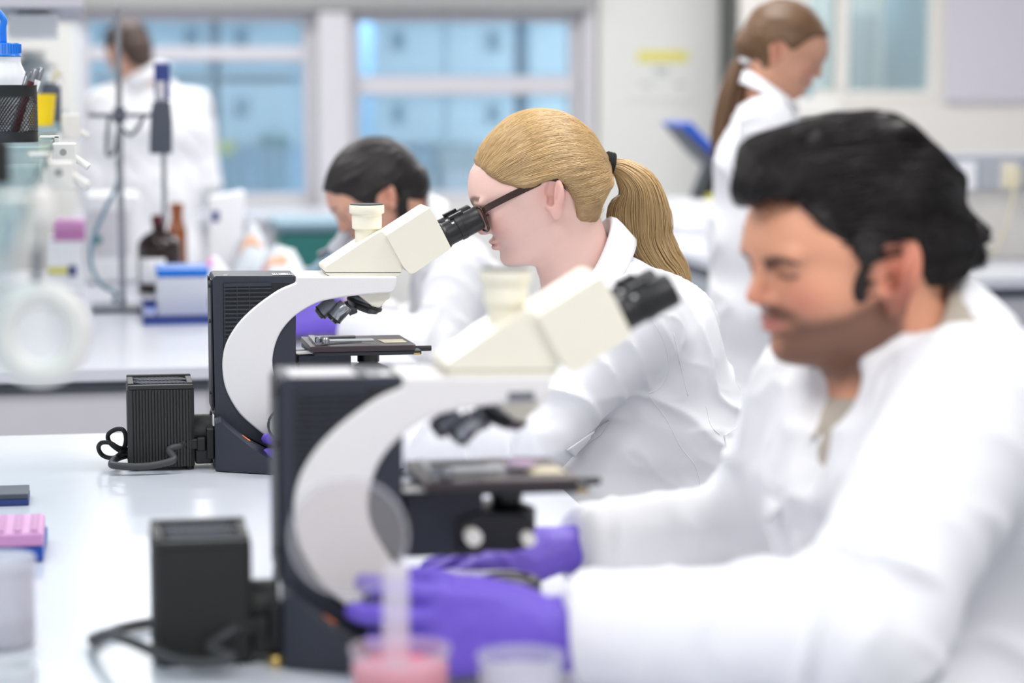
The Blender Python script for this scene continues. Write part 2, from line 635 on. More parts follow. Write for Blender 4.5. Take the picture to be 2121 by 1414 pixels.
obj('cap', MB().lathe([(0.05, 0.301), (0.05, 0.37)], (x, 14, zt)), 'print_yellow', t)
x0 = qx(770, 13.95)
for k, (a, b, h, m, lab) in enumerate([(770, 900, 0.30, 'handle_grey', 'grey-blue apparatus on the far worktop left of the blonde head'),
                                       (905, 985, 0.34, 'print_grey', 'paler grey apparatus on the far worktop beside the blonde forehead')]):
    x0, x1 = qx(a, 14), qx(b, 14)
    t = thing('apparatus', lab, 'apparatus', ((x0 + x1) / 2, 14.05, zt))
    obj('housing', MB().box2((x0, 13.9, zt + 0.001), (x1, 14.2, zt + h)), m, t, bevel=0.02)
    obj('front_panel', MB().box2((x0 + 0.03, 13.885, zt + 0.05), (x1 - 0.03, 13.899, zt + h * 0.6)), 'frame_grey', t, bevel=0.004)

# ledge under the left window and things on the floor there
tag(obj('worktop', MB().box2((qx(150, WB), WB - 0.62, qz(455, WB - 0.62) - 0.005), (qx(718, WB), WB - 0.105, qz(455, WB - 0.62) + 0.04)), 'white_laminate', bevel=0.006),
    'white ledge running under the left window behind the standing worker', 'worktop')
zl = qz(455, WB - 0.62) - 0.006
tag(obj('base_cabinet', MB().box2((qx(150, WB), WB - 0.56, 0), (qx(718, WB), WB - 0.105, zl)), 'grey_panel', bevel=0.005),
    'grey base cabinet under the white window ledge', 'cabinet')
t = thing('waste_bin', 'teal waste bin with a grey lid behind the grey microscope', 'bin', (qx(640, 8.2), 8.2, 0))
bx0, bx1 = qx(572, 8.2), qx(705, 8.2)
zt = qz(470, 8.2)
obj('body', MB().box2((bx0, 8.05, 0.0), (bx1, 8.4, zt - 0.001)), 'green_plastic', t, bevel=0.02)
obj('lid', MB().box2((bx0 - 0.015, 8.035, zt), (bx1 + 0.015, 8.415, zt + 0.035)), 'handle_grey', t, bevel=0.012)

# ------------------------------------------------------------------ benches
EX = 0.655                     # right edge of the two island benches


def bench(y0, y1, lab, leftx=-1.5):
    t = tag(obj('worktop', MB().box2((leftx, y0, BZ - 0.027), (EX, y1, BZ)), 'white_laminate', bevel=0.003),
            'white laminate worktop of the ' + lab, 'worktop')
    c = thing('bench_cabinet', 'pale grey cabinet base under the ' + lab, 'cabinet', (-0.4, (y0 + y1) / 2, 0))
    obj('carcass', MB().box2((leftx + 0.03, y0 + 0.03, 0.10), (EX - 0.42, y1 - 0.03, BZ - 0.028)), 'grey_panel', c, bevel=0.004)
    obj('plinth', MB().box2((leftx + 0.06, y0 + 0.07, 0.0), (EX - 0.47, y1 - 0.07, 0.0995)), 'plinth', c)
    obj('apron', MB().box2((EX - 0.419, y0 + 0.03, BZ - 0.09), (EX - 0.03, y0 + 0.055, BZ - 0.028)), 'grey_panel', c, bevel=0.003)
    obj('leg', MB().box2((EX - 0.09, y0 + 0.03, 0.0), (EX - 0.04, y0 + 0.08, BZ - 0.091)), 'frame_grey', c, bevel=0.004)
    obj('leg', MB().box2((EX - 0.09, y1 - 0.08, 0.0), (EX - 0.04, y1 - 0.03, BZ - 0.028)), 'frame_grey', c, bevel=0.004)
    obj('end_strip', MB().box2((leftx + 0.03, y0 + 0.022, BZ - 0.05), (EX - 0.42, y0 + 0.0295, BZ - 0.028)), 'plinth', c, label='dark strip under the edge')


bench(1.0, 3.945, 'near bench with two cream microscopes')
bench(4.815, 7.2, 'second bench behind the blonde worker')

# bench beside the far right wall
B3X, B3Y, B3Z = 1.84, 6.27, 0.90
tag(obj('worktop', MB().box2((B3X, B3Y, B3Z - 0.03), (5.5, 8.6, B3Z)), 'white_laminate', bevel=0.003),
    'white worktop behind the bearded worker at the right wall', 'worktop')
c = thing('bench_cabinet', 'pale cabinet with glazed teal-tinted doors under the right-hand worktop', 'cabinet', (3.2, 7.4, 0))
obj('carcass', MB().box2((B3X + 0.04, B3Y + 0.04, 0.10), (5.45, 8.56, B3Z - 0.031)), 'grey_panel', c, bevel=0.004)
obj('plinth', MB().box2((B3X + 0.08, B3Y + 0.08, 0), (5.4, 8.5, 0.0995)), 'plinth', c)
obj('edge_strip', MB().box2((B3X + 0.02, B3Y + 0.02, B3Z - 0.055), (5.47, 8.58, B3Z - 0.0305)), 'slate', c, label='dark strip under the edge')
for k in range(3):
    ya = B3Y + 0.06 + k * 0.76
    d = obj('door', MB().box2((B3X + 0.018, ya, 0.12), (B3X + 0.038, ya + 0.72, B3Z - 0.07)), 'trunking', c, bevel=0.004)
    obj('pane', MB().box2((B3X + 0.012, ya + 0.06, 0.18), (B3X + 0.0175, ya + 0.66, B3Z - 0.13)), 'pane_blue', d)
# service spine on that bench
SX, SY = qx(1935, 6.95), 6.95
s = thing('service_spine', 'cream service panel with grey socket strip on the right-hand worktop', 'service panel', (3.2, SY, B3Z))
zs0, zs1, zs2 = B3Z + 0.001, qz(392, SY, 2050), qz(318, SY, 2050)
obj('back_panel', MB().box2((SX, SY, zs0), (5.4, SY + 0.08, zs1)), 'wall_cream', s, bevel=0.004)
tr = obj('trunking', MB().box2((SX - 0.05, SY - 0.03, zs1 + 0.001), (5.4, SY + 0.08, zs2)), 'trunking', s, bevel=0.008)
for k, (px, m) in enumerate([(2003, 'paper_white'), (2090, 'wall_cream')]):
    X = qx(px, SY - 0.03)
    zc = qz(363, SY - 0.03, px)
    so = obj('socket', MB().box((X, SY - 0.037, zc), (0.055, 0.012, 0.085)), m, tr, bevel=0.004)
    if k:
        pl = obj('plug', MB().box((X, SY - 0.062, zc - 0.005), (0.045, 0.037, 0.06)), 'label_cream', so, bevel=0.008)
        obj('cord', MB().tube([(X, SY - 0.08, zc - 0.03), (X - 0.01, SY - 0.085, zc - 0.1), (X - 0.03, SY - 0.06, B3Z + 0.06), (X - 0.06, SY - 0.05, B3Z + 0.01)], 0.005, 8, 5), 'label_cream', s)

# instrument with the tilted blue panel
YI = 8.25
t = thing('instrument', 'white instrument with a tilted blue panel on a black bracket', 'instrument', (qx(1440, YI), YI, B3Z))
obj('housing', MB().box2((qx(1395, YI), YI - 0.15, B3Z + 0.001), (qx(1520, YI), YI + 0.14, qz(412, YI, 1440))), 'paper_white', t, bevel=0.012)
zi = qz(412, YI, 1440)
br = [(qx(1437, YI), zi + 0.001), (qx(1500, YI), zi + 0.001), (qx(1500, YI), qz(330, YI, 1470)), (qx(1478, YI), qz(318, YI, 1470)), (qx(1462, YI), qz(350, YI, 1470))]
obj('bracket', MB().prism(br, YI - 0.07, YI + 0.07), 'black_plastic', t, bevel=0.008)
pn = [(qx(1384, YI), qz(255, YI, 1430)), (qx(1412, YI), qz(250, YI, 1430)), (qx(1475, YI), qz(318, YI, 1430)), (qx(1480, YI), qz(336, YI, 1430)), (qx(1462, YI), qz(322, YI, 1430))]
sc_ = obj('screen', MB().prism(pn, YI - 0.13, YI + 0.13), 'screen_blue', t, bevel=0.006, label='tilted blue panel')
pb_ = [(qx(1392, YI), qz(263, YI, 1430)), (qx(1470, YI), qz(336, YI, 1430)), (qx(1478, YI), qz(352, YI, 1430)), (qx(1440, YI), qz(318, YI, 1430))]
obj('screen_back', MB().prism(pb_, YI - 0.125, YI + 0.125), 'slate', sc_, bevel=0.004)
obj('yellow_foot', MB().box2((qx(1450, YI), YI - 0.11, zi + 0.001), (qx(1496, YI), YI - 0.075, zi + 0.02)), 'print_yellow', t)
t = thing('dispenser', 'small white dispenser on the wall below the right-hand window', 'dispenser', (qx(1690, WR), WR - 0.1, qz(250, WR, 1690)))
obj('housing', MB().box2((qx(1630, WR), WR - 0.16, qz(248, WR, 1690)), (qx(1725, WR), WR - 0.003, qz(203, WR, 1690))), 'fitting_white', t, bevel=0.02)
obj('spout', MB().cyl((qx(1662, WR), WR - 0.08, qz(204, WR, 1690)), (qx(1662, WR), WR - 0.08, qz(176, WR, 1690)), 0.02), 'handle_grey', t)

# ------------------------------------------------------------------ microscope
YS = 3.60


def poly(pts, Y):
    return [(Q(p[0], p[1], Y).x, Q(p[0], p[1], Y).z) for p in pts]


def make_microscope():
    root = thing('microscope', 'cream and navy upright microscope the blonde worker looks into', 'microscope',
                 (0.33, YS, BZ), group='cream microscopes on the near bench')
    yc = YS - 0.048
    # base: rear block flares toward the front
    yb = YS - 0.078
    zb = BZ + 0.0015
    m = MB()
    side = poly([(446, 874), (458, 868), (470, 880), (520, 918), (566, 944), (612, 966)], yb)
    xs = [p[0] for p in side]
    nrow = []
    for (x, z) in side:
        t = (x - xs[0]) / (xs[-1] - xs[0])
        hw = 0.070 + 0.062 * t ** 0.85
        nrow.append([(x, YS - hw, zb), (x, YS - hw, z - 0.004), (x, YS - hw + 0.014, z + 0.002),
                     (x, YS + hw - 0.014, z + 0.002), (x, YS + hw, z - 0.004), (x, YS + hw, zb)])
    m.sheet(nrow)
    n = len(nrow[0])
    m.f.append(tuple(range(n)))
    m.f.append(tuple((len(nrow) - 1) * n + k for k in range(n - 1, -1, -1)))
    for i in range(len(nrow) - 1):
        m.f.append((i * n, (i + 1) * n, (i + 1) * n + n - 1, i * n + n - 1))
    base = obj('base', m, 'scope_navy', root, bevel=0.004, seg=2)
    xr_ = xs[0]
    # socket on the rear face
    obj('power_socket', MB().box((xr_ - 0.006, YS - 0.035, BZ + 0.038), (0.011, 0.034, 0.045)), 'black_plastic', base, bevel=0.002)
    obj('rating_label', MB().box((xr_ - 0.0012, YS - 0.04, BZ + 0.073), (0.002, 0.022, 0.016)), 'paper_white', base)
    st = []
    a = Vector((Q(498, 905, yb).x, 0, 0))
    q0 = Q(503, 905, yb - 0.006)
    obj('orange_tag', MB().tube([Q(500, 905, yb + 0.004), Q(505, 908, yb + 0.002), Q(518, 914, yb - 0.001)], [0.004, 0.0035, 0.002], 10, 3), 'orange', base)
    # front foot
    ff = cr(poly([(612, 922), (660, 909), (722, 906), (822, 905), (842, 915), (846, 932), (843, 968), (800, 982), (612, 982)], YS - 0.128), 3)
    ff = [(x, max(z, zb)) for x, z in ff]
    foot = obj('front_foot', MB().prism(ff, YS - 0.128, YS + 0.128), 'scope_grey', root, bevel=0.012, seg=4, label='grey front foot')
    xf = Q(766, 865, YS).x
    zf = Q(766, 905.5, YS - 0.128).z
    fl = obj('field_lens', MB().lathe([(0.034, 0), (0.034, 0.012), (0.030, 0.016), (0.024, 0.0165), (0.022, 0.012), (0.0, 0.012)], (xf, YS, zf - 0.001)), 'scope_black', foot)
    obj('lens', MB().ball((xf, YS, zf + 0.011), (0.021, 0.021, 0.005)), 'black_plastic', fl)
    # column
    col = poly([(440, 580), (443, 573), (448, 571), (612, 571), (613, 573), (613, 957), (560, 930), (446, 872)], yc)
    column = obj('column', MB().prism(col, YS - 0.048, YS + 0.048), 'scope_navy', root, bevel=0.004)
    # vent grille
    vb = poly([(462, 586), (606, 586), (606, 620), (563, 660), (563, 724), (462, 727)], yc)
    g = MB().prism(vb, YS - 0.0484, YS - 0.047)
    vent = obj('vent_panel', g, 'black_plastic', column)
    sl = MB()
    fr = poly([(463, 586), (563, 724)], yc)
    (xv0, zv0), (xv1, zv1) = fr[0], fr[1]
    for k in range(16):
        z = zv0 - 0.0085 - k * 0.0061
        sl.box(((xv0 + xv1) / 2, YS - 0.0495, z), (xv1 - xv0, 0.003, 0.0024))
    for x in (xv0 + 0.001, (xv0 * 0.72 + xv1 * 0.28), (xv0 * 0.46 + xv1 * 0.54)):
        sl.box((x, YS - 0.0492, (zv0 + zv1) / 2), (0.0016, 0.002, zv0 - zv1))
    sl.box(((xv0 + xv1) / 2, YS - 0.0495, zv0 - 0.003), (xv1 - xv0, 0.003, 0.005))
    obj('vent_slats', sl, 'scope_navy', vent)
    obj('rear_plate', MB().box2((Q(440, 580, yc).x - 0.003, YS - 0.043, Q(440, 852, yc).z), (Q(440, 580, yc).x, YS + 0.043, Q(440, 580, yc).z)), 'scope_dark', column, bevel=0.001, seg=1)
    x_r = Q(440, 580, yc).x
    for (py, dy) in ((578, -0.03), (592, -0.042), (665, -0.042), (813, -0.042), (858, -0.034)):
        obj('screw', MB().cyl((x_r - 0.006, YS + dy, Q(440, py, yc).z), (x_r - 0.0025, YS + dy, Q(440, py, yc).z), 0.003, 12), 'black_plastic', column)
    zt = Q(500, 571, yc).z
    lb = obj('barcode_label', MB().box2((Q(566, 575, yc).x, YS - 0.044, zt - 0.0002), (Q(607, 575, yc).x, YS - 0.020, zt + 0.0006)), 'paper_white', column, label='white barcode sticker')
    bars = MB()
    x0, x1 = Q(566, 575, yc).x, Q(607, 575, yc).x
    for k in range(9):
        if k in (4, 5):
            continue
        xx = x0 + 0.002 + (x1 - x0 - 0.004) * k / 8
        bars.box((xx, YS - 0.032, zt + 0.0007), (0.001 + 0.0008 * (k % 3), 0.018, 0.0004))
    obj('barcode', bars, 'black_plastic', lb)
    mk = MB()
    mk.box((Q(468, 574, yc).x, YS - 0.032, zt + 0.0003), (0.006, 0.010, 0.0006))
    obj('maker_mark', mk, 'steel', column)
    # white C-shaped arm
    outer = cr([(613, 585), (578, 600), (542, 624), (510, 651), (486, 679), (468, 712), (461, 747), (463, 785), (473, 818), (496, 856), (528, 886), (557, 908), (592, 930), (640, 948)], 5)
    inner = cr([(664, 905), (640, 880), (612, 850), (589, 815), (572, 785), (565, 758), (567, 728), (578, 695), (597, 668), (621, 647), (658, 627), (697, 618), (750, 611), (806, 607)], 5)
    tail = cr([(806, 607), (813, 605), (818, 598), (822, 586), (823, 572)], 3)[1:]
    arm_px = [(613, 572)] + [tuple(p) for p in outer] + [tuple(p) for p in inner] + [tuple(p) for p in tail]
    arm = obj('arm', MB().prism(poly(arm_px, YS - 0.054), YS - 0.054, YS + 0.054), 'scope_white', root, bevel=0.0045, seg=4, label='white C-shaped arm')
    # head
    yh = YS - 0.045
    hd = cr([(672, 558), (674, 552), (697, 537), (736, 511), (777, 485), (787, 480), (793, 480), (800, 487), (828, 537), (833, 558)], 3) + [np.array(p) for p in [(832, 565), (826, 573), (686, 573), (676, 568)]]
    head = obj('head', MB().prism(poly([tuple(p) for p in hd], yh), YS - 0.045, YS + 0.045), 'scope_cream', root, bevel=0.018, seg=6, label='cream viewing head')
    ln = poly([(673, 563.5), (830, 563.5), (830, 564.8), (674, 564.8)], yh)
    obj('seam', MB().prism(ln, YS - 0.0454, YS + 0.0454), 'scope_dark', head)
    cx = Q(760, 500, YS).x
    def hz(py):
        return Q(760, py, YS).z
    tube = obj('photo_tube', MB().lathe([(0.0180, hz(515)), (0.0180, hz(476)), (0.0200, hz(474)), (0.0222, hz(472)), (0.0226, hz(447)), (0.0222, hz(446)),
                                         (0.0228, hz(443)), (0.0258, hz(441)), (0.0262, hz(440)), (0.0262, hz(426)), (0.0255, hz(424)), (0.0, hz(424))], (cx, YS, 0), n=40), 'scope_cream', head)
    obj('tube_cap', MB().lathe([(0.0250, hz(424) + 0.0002), (0.0250, hz(422)), (0.018, hz(421.4)), (0, hz(421.2))], (cx, YS, 0), n=40), 'black_plastic', tube)
    yb2 = YS - 0.052
    bb = cr([(800, 488), (884, 434), (890, 434), (899, 444), (932, 508), (933, 514), (928, 519)], 2) + [np.array(p) for p in [(859, 565), (852, 567), (846, 564), (833, 549)]]
    bino = obj('binocular_body', MB().prism(poly([tuple(p) for p in bb], yb2), YS - 0.052, YS + 0.052), 'scope_cream', head, bevel=0.019, seg=6)
    ax0, ax1 = Q(914, 491, YS - 0.03), Q(994, 449.5, YS - 0.03)
    axd = (ax1 - ax0).normalized()
    L = (ax1 - ax0).length
    for s in (-1, 1):
        o = Vector((ax0.x, YS + s * 0.031, ax0.z))
        ep = obj('eyepiece', MB().lathe([(0.0205, -0.006), (0.0205, 0.006), (0.0190, 0.008), (0.0180, 0.010), (0.0178, L * 0.42), (0.0192, L * 0.43), (0.0192, L * 0.56),
                                         (0.0185, L * 0.57), (0.0182, L * 0.96), (0.0165, L), (0.012, L), (0.010, L - 0.004), (0, L - 0.004)], o, axd, 36), 'scope_black', bino)
        nr = axd.cross(Vector((0, 1, 0))).normalized()
        if nr.z < 0:
            nr = -nr
        R = Matrix((axd, Vector((0, 1, 0)), nr)).transposed()
        gd = obj('diopter_lug', MB().box(o + axd * L * 0.52 + nr * 0.0195, (0.022, 0.012, 0.005), R), 'scope_black', ep, bevel=0.0012)
        obj('white_dot', MB().box(o + axd * L * 0.36 + nr * 0.0125 - Vector((0, 0.0132, 0)), (0.004, 0.001, 0.003), R), 'paper_white', ep)
    # nosepiece
    yn = YS - 0.03
    cn = poly([(740, 610), (746, 604), (808, 604), (808, 618), (800, 622), (786, 638), (770, 634)], yn)
    cone = obj('nosepiece_block', MB().prism(cn, YS - 0.032, YS + 0.032), 'scope_cream', arm, bevel=0.006)
    c0 = (Q(721, 616, YS) + Q(789, 641, YS)) / 2
    dirn = (Q(789, 641, YS) - Q(721, 616, YS)).normalized()
    nrm = Vector((dirn.z, 0, -dirn.x)).normalized()
    if nrm.z > 0:
        nrm = -nrm
    tur = obj('turret', MB().lathe([(0.020, -0.010), (0.026, -0.006), (0.0265, 0.0), (0.0265, 0.003), (0.022, 0.009), (0.012, 0.012), (0, 0.012)], c0, nrm, 40), 'gunmetal', arm)
    obj('grip_ring', MB().lathe([(0.0270, -0.0025), (0.0280, -0.001), (0.0280, 0.0022), (0.0270, 0.0035)], c0, nrm, 40), 'scope_black', tur)
    for (p0, p1, dy, r) in (((694, 624), (658, 652), -0.012, 0.0118), ((716, 631), (687, 665), -0.022, 0.0120), ((735, 632), (716, 640), 0.018, 0.0120)):
        a, b = Q(*p0, YS + dy), Q(*p1, YS + dy)
        d = (b - a)
        h = d.length
        ob = obj('objective', MB().lathe([(r * 0.9, 0), (r, h * 0.12), (r, h * 0.52), (r * 0.97, h * 0.54), (r * 0.97, h * 0.84), (r * 0.78, h * 0.90), (r * 0.66, h * 0.98), (r * 0.4, h), (0, h)], a, d, 32),
                 'gunmetal' if dy != -0.022 else 'steel', tur)
        obj('front_ring', MB().lathe([(r * 0.985, h * 0.80), (r * 1.01, h * 0.82), (r * 1.01, h * 0.85), (r * 0.9, h * 0.87)], a, d, 32, close=False), 'scope_black', ob)
    a = Q(748, 640, YS - 0.02)
    obj('blank_plug', MB().lathe([(0.013, 0), (0.0125, 0.004), (0, 0.005)], a - nrm * 0.003, nrm, 28), 'scope_black', tur)
    # stage
    ys0, ys1 = YS - 0.072, YS + 0.068
    z1, z0 = Q(750, 716, ys0).z, Q(750, 728, ys0).z
    x0, x1 = Q(643, 716, ys0).x, Q(857, 716, ys0).x
    stage = obj('stage', MB().prism([(x0, ys0), (x1, ys0), (x1 + 0.004, ys0 + 0.01), (x1 - 0.003, ys1), (x0 - 0.002, ys1)], z0, z1, 'z'), 'stage_brown', root, bevel=0.0012, seg=2, label='dark brown stage')
    zl = Q(750, 737, ys0).z
    obj('lower_plate', MB().prism([(Q(652, 733, ys0).x, ys0 + 0.004), (Q(874, 733, ys0).x, ys0 + 0.004), (Q(874, 733, ys0).x, ys0 + 0.05), (Q(862, 733, ys0).x, ys1 - 0.01), (Q(640, 733, ys0).x, ys1 - 0.01)], zl, z0 - 0.0003, 'z'),
        'scope_dark', stage, bevel=0.0012, seg=2)
    obj('brass_plate', MB().box2((Q(858, 732, ys0).x, ys0 + 0.0028, Q(866, 735, ys0).z), (Q(871, 732, ys0).x, ys0 + 0.0039, Q(866, 731, ys0).z)), 'brass', stage)
    zk = Q(880, 721, YS - 0.03).z
    obj('stage_rod', MB().cyl((x1 - 0.002, YS - 0.03, zk), (Q(893, 721, YS - 0.03).x, YS - 0.03, zk), 0.0042, 18), 'scope_black', stage)
    lo = obj('rear_bracket', MB().prism(poly([(614, 733), (655, 733), (660, 716), (654, 716), (646, 728), (614, 731)], ys0 + 0.02), YS - 0.05, YS - 0.03), 'scope_grey', stage)
    sh = MB()
    zz = z1 + 0.0003
    xm = (x0 + x1) / 2
    sh.prism([(x0 + 0.008, ys0 + 0.010), (x0 + 0.016, ys0 + 0.010), (x0 + 0.016, ys1 - 0.02), (x0 + 0.008, ys1 - 0.02)], zz, zz + 0.004, 'z')
    sh.prism([(x0 + 0.016, ys1 - 0.035), (xm + 0.002, ys1 - 0.035), (xm + 0.002, ys1 - 0.022), (x0 + 0.016, ys1 - 0.022)], zz, zz + 0.003, 'z')
    arc = [(x0 + 0.016 + 0.065 * t, ys0 + 0.014 + 0.028 * math.sin(t * 1.6)) for t in np.linspace(0, 1, 10)]
    arc2 = [(p[0], p[1] + 0.006 * (1 - k / 10)) for k, p in enumerate(arc)][::-1]
    sh.prism([tuple(p) for p in arc] + [tuple(p) for p in arc2], zz, zz + 0.0025, 'z')
    hold = obj('specimen_holder', sh, 'steel', stage, bevel=0.0005, seg=1)
    for (dx, dy) in ((0.015, 0.03), (0.024, 0.018)):
        obj('holder_knob', MB().lathe([(0.006, 0), (0.006, 0.006), (0.004, 0.008), (0, 0.008)], (x0 + dx, ys0 + dy, zz + 0.003), n=18), 'steel', hold)
    obj('slide', MB().box2((xm - 0.045, ys0 + 0.06, zz), (xm + 0.025, ys0 + 0.085, zz + 0.0012)), 'milky', stage)
    obj('paper_note', MB().prism([(x1 - 0.040, ys0 + 0.03), (x1 - 0.006, ys0 + 0.03), (x1 - 0.008, ys0 + 0.07), (x1 - 0.046, ys0 + 0.07)], zz, zz + 0.0008, 'z'), 'label_cream', stage, label='cream sticker')
    # substage
    br_ = MB().box2((Q(612, 740, YS).x, YS - 0.035, Q(700, 818, YS).z), (Q(722, 740, YS).x, YS + 0.035, zl - 0.0005))
    sub = obj('substage_bracket', br_, 'scope_navy', root, bevel=0.003)
    obj('substage_carrier', MB().prism(poly([(690, 772), (720, 762), (790, 764), (800, 775), (800, 812), (770, 820), (690, 818)], YS - 0.04), YS - 0.04, YS + 0.04), 'scope_black', sub, bevel=0.004)
    cxx = Q(763, 760, YS).x
    def sz(py):
        return Q(763, py, YS).z
    obj('condenser', MB().lathe([(0.0, zl - 0.0006), (0.0165, zl - 0.0006), (0.0165, sz(748)), (0.014, sz(749)), (0.015, sz(751)), (0.0285, sz(759)), (0.030, sz(761)), (0.030, sz(790)), (0.026, sz(796)), (0.02, sz(806)), (0, sz(806))],
                                (cxx, YS, 0), n=40), 'scope_black', sub)
    sc1 = Q(712, 796, YS - 0.05)
    obj('centring_screw', MB().cyl((sc1.x, YS - 0.058, sc1.z), (sc1.x, YS - 0.038, sc1.z), 0.0085, 22), 'fitting_white', sub, label='bright steel screw')  # plain white stands in for the bright reflection on the steel
    sc2 = Q(790, 800, YS - 0.05)
    obj('centring_screw', MB().cyl((sc2.x, YS - 0.056, sc2.z), (sc2.x, YS - 0.038, sc2.z), 0.007, 22), 'fitting_white', sub, label='bright steel screw')  # reflection painted white here too
    # focus knobs
    kc = Q(588, 876, YS - 0.11)
    for s in (-1, 1):
        kn = obj('coarse_knob', MB().lathe([(0.010, -0.035), (0.010, 0), (0.0225, 0.0), (0.024, 0.002), (0.024, 0.026), (0.022, 0.029), (0.013, 0.029), (0, 0.029)],
                                           (kc.x, YS + s * 0.100, kc.z), (0, s, 0), 36), 'scope_grey', root)
        obj('grip_ring', MB().tube([(kc.x + .0235 * math.cos(a), YS + s * 0.1270, kc.z + .0235 * math.sin(a)) for a in np.linspace(0, 2 * math.pi, 41)], .0022, 10, caps=False), 'black_rubber', kn, smooth=180)
        kr = MB()
        for k in range(36):
            a = 2 * math.pi * k / 36
            kr.box((kc.x + 0.0241 * math.cos(a), YS + s * 0.114, kc.z + 0.0241 * math.sin(a)), (0.0014, 0.020, 0.0014), Matrix.Rotation(-a, 3, 'Y'))
        obj('knurling', kr, 'scope_grey', kn)
        obj('fine_knob', MB().lathe([(0.0125, 0), (0.013, 0.002), (0.013, 0.016), (0.011, 0.018), (0, 0.018)], (kc.x, YS + s * 0.1292, kc.z), (0, s, 0), 28), 'scope_black', kn)
    # lamp house
    yl = YS - 0.05
    lx0, lx1 = Q(263, 806, yl).x, Q(402, 806, yl).x
    lz1 = Q(330, 806, yl).z
    lz0 = BZ + 0.006
    d0, d1 = YS - 0.05, YS + 0.055
    out = [(lx0, d0 + 0.006), (lx0 + 0.006, d0)]
    nrib = 19
    pitch = (lx1 - lx0 - 0.012) / nrib
    for k in range(nrib):
        xa = lx0 + 0.006 + k * pitch
        out += [(xa + pitch * 0.30, d0), (xa + pitch * 0.36, d0 + 0.0028), (xa + pitch * 0.62, d0 + 0.0028), (xa + pitch * 0.68, d0)]
    out += [(lx1 - 0.006, d0), (lx1, d0 + 0.006), (lx1, d1 - 0.006), (lx1 - 0.006, d1), (lx0 + 0.006, d1), (lx0, d1 - 0.006)]
    lamp = obj('lamp_house', MB().prism(out, lz0, lz1 - 0.001, 'z'), 'lamp_black', root, smooth=20, label='black ribbed lamp house')
    top = MB()
    zt = lz1 + 0.010
    e = 0.004
    top.box2((lx0 + 0.001, d0 + 0.001, lz1 - 0.0008), (lx1 - 0.001, d0 + 0.012, zt - 0.004))
    top.box2((lx0 + 0.001, d1 - 0.012, lz1 - 0.0008), (lx1 - 0.001, d1 - 0.001, zt))
    top.box2((lx0 + 0.001, d0 + 0.012, lz1 - 0.0008), (lx0 + 0.010, d1 - 0.012, zt - 0.002))
    top.box2((lx1 - 0.010, d0 + 0.012, lz1 - 0.0008), (lx1 - 0.001, d1 - 0.012, zt - 0.002))
    ym = (d0 + d1) / 2
    top.box2((lx0 + 0.010, ym - 0.003, lz1 - 0.0008), (lx1 - 0.010, ym + 0.003, zt - 0.002))
    rim = obj('top_rim', top, 'lamp_black', lamp, bevel=0.0015, seg=2)
    fn = MB()
    for row in (0, 1):
        ya = d0 + 0.013 if row == 0 else ym + 0.004
        yb_ = ym - 0.004 if row == 0 else d1 - 0.013
        for k in range(13):
            xa = lx0 + 0.014 + k * (lx1 - lx0 - 0.028) / 12
            R = Matrix.Rotation(0.6, 3, 'Z')
            fn.box((xa, (ya + yb_) / 2, zt - 0.007), (0.0016, (yb_ - ya), 0.008), R)
    obj('vent_fins', fn, 'slate', lamp)
    for (dx, dy) in ((0.012, 0.012), (0.09, 0.012), (0.012, 0.09), (0.09, 0.09)):
        obj('rubber_foot', MB().cyl((lx0 + dx, d0 + dy, BZ + 0.0008), (lx0 + dx, d0 + dy, lz0 + 0.001), 0.006, 14), 'black_rubber', lamp)
    lc = Q(420, 897, YS)
    obj('lamp_collar', MB().cyl((lx1 - 0.003, YS, lc.z), (Q(443, 897, YS - 0.048).x, YS, lc.z), 0.029, 32), 'lamp_black', lamp)
    obj('lamp_mount', MB().box2((lx1 + 0.0005, YS - 0.045, BZ + 0.008), (Q(442, 950, YS - 0.06).x, YS + 0.03, BZ + 0.030)), 'black_plastic', lamp, bevel=0.003)
    return root


scope = make_microscope()
DYS = -1.197
scope2 = copy_tree(scope)
scope2.location = (scope.location.x + 0.003, YS + DYS, BZ)
scope2['label'] = 'cream and navy upright microscope in front of the bearded worker, nearest the camera'


def F2(px, py, dy=0.0):
    return Q(px, py, YS + DYS + dy)


arm2 = [c for c in scope2.children if c.name.startswith('arm')][0]
pl2 = obj('name_plate', MB().box2(tuple(F2(1053, 830, -0.0565)), tuple(F2(1106, 811, -0.0541))), 'gunmetal', arm2, bevel=0.0006, seg=1, label='small dark plate on the arm')
# lighter wide label on the top of the near microscope
ztop = Q(500, 571, YS - 0.048).z
col2 = [c for c in scope2.children if c.name.startswith('column')][0]
obj('top_label', MB().box2((F2(600, 785, -0.03).x, YS + DYS - 0.044, ztop - 0.0001), (F2(735, 785, -0.03).x, YS + DYS + 0.02, ztop + 0.0006)), 'frame_grey', col2, label='pale label on the top')
# stage on the near one carries a red-tinted dish
sd = thing('petri_dish', 'small dish with a pink sample on the stage of the near microscope', 'dish', (F2(1075, 1015, 0).x, YS + DYS - 0.01, Q(750, 716, YS - 0.072).z + 0.0036))
o_ = wloc(sd)
obj('dish', MB().lathe([(0, 0.0002), (0.017, 0.0002), (0.017, 0.007), (0.016, 0.007), (0.016, 0.0018), (0, 0.0018)], o_, n=32), 'clear_plastic', sd)
obj('sample', MB().lathe([(0, 0.002), (0.0157, 0.002), (0.0157, 0.004), (0, 0.004)], o_, n=32), 'pink_plastic', sd)


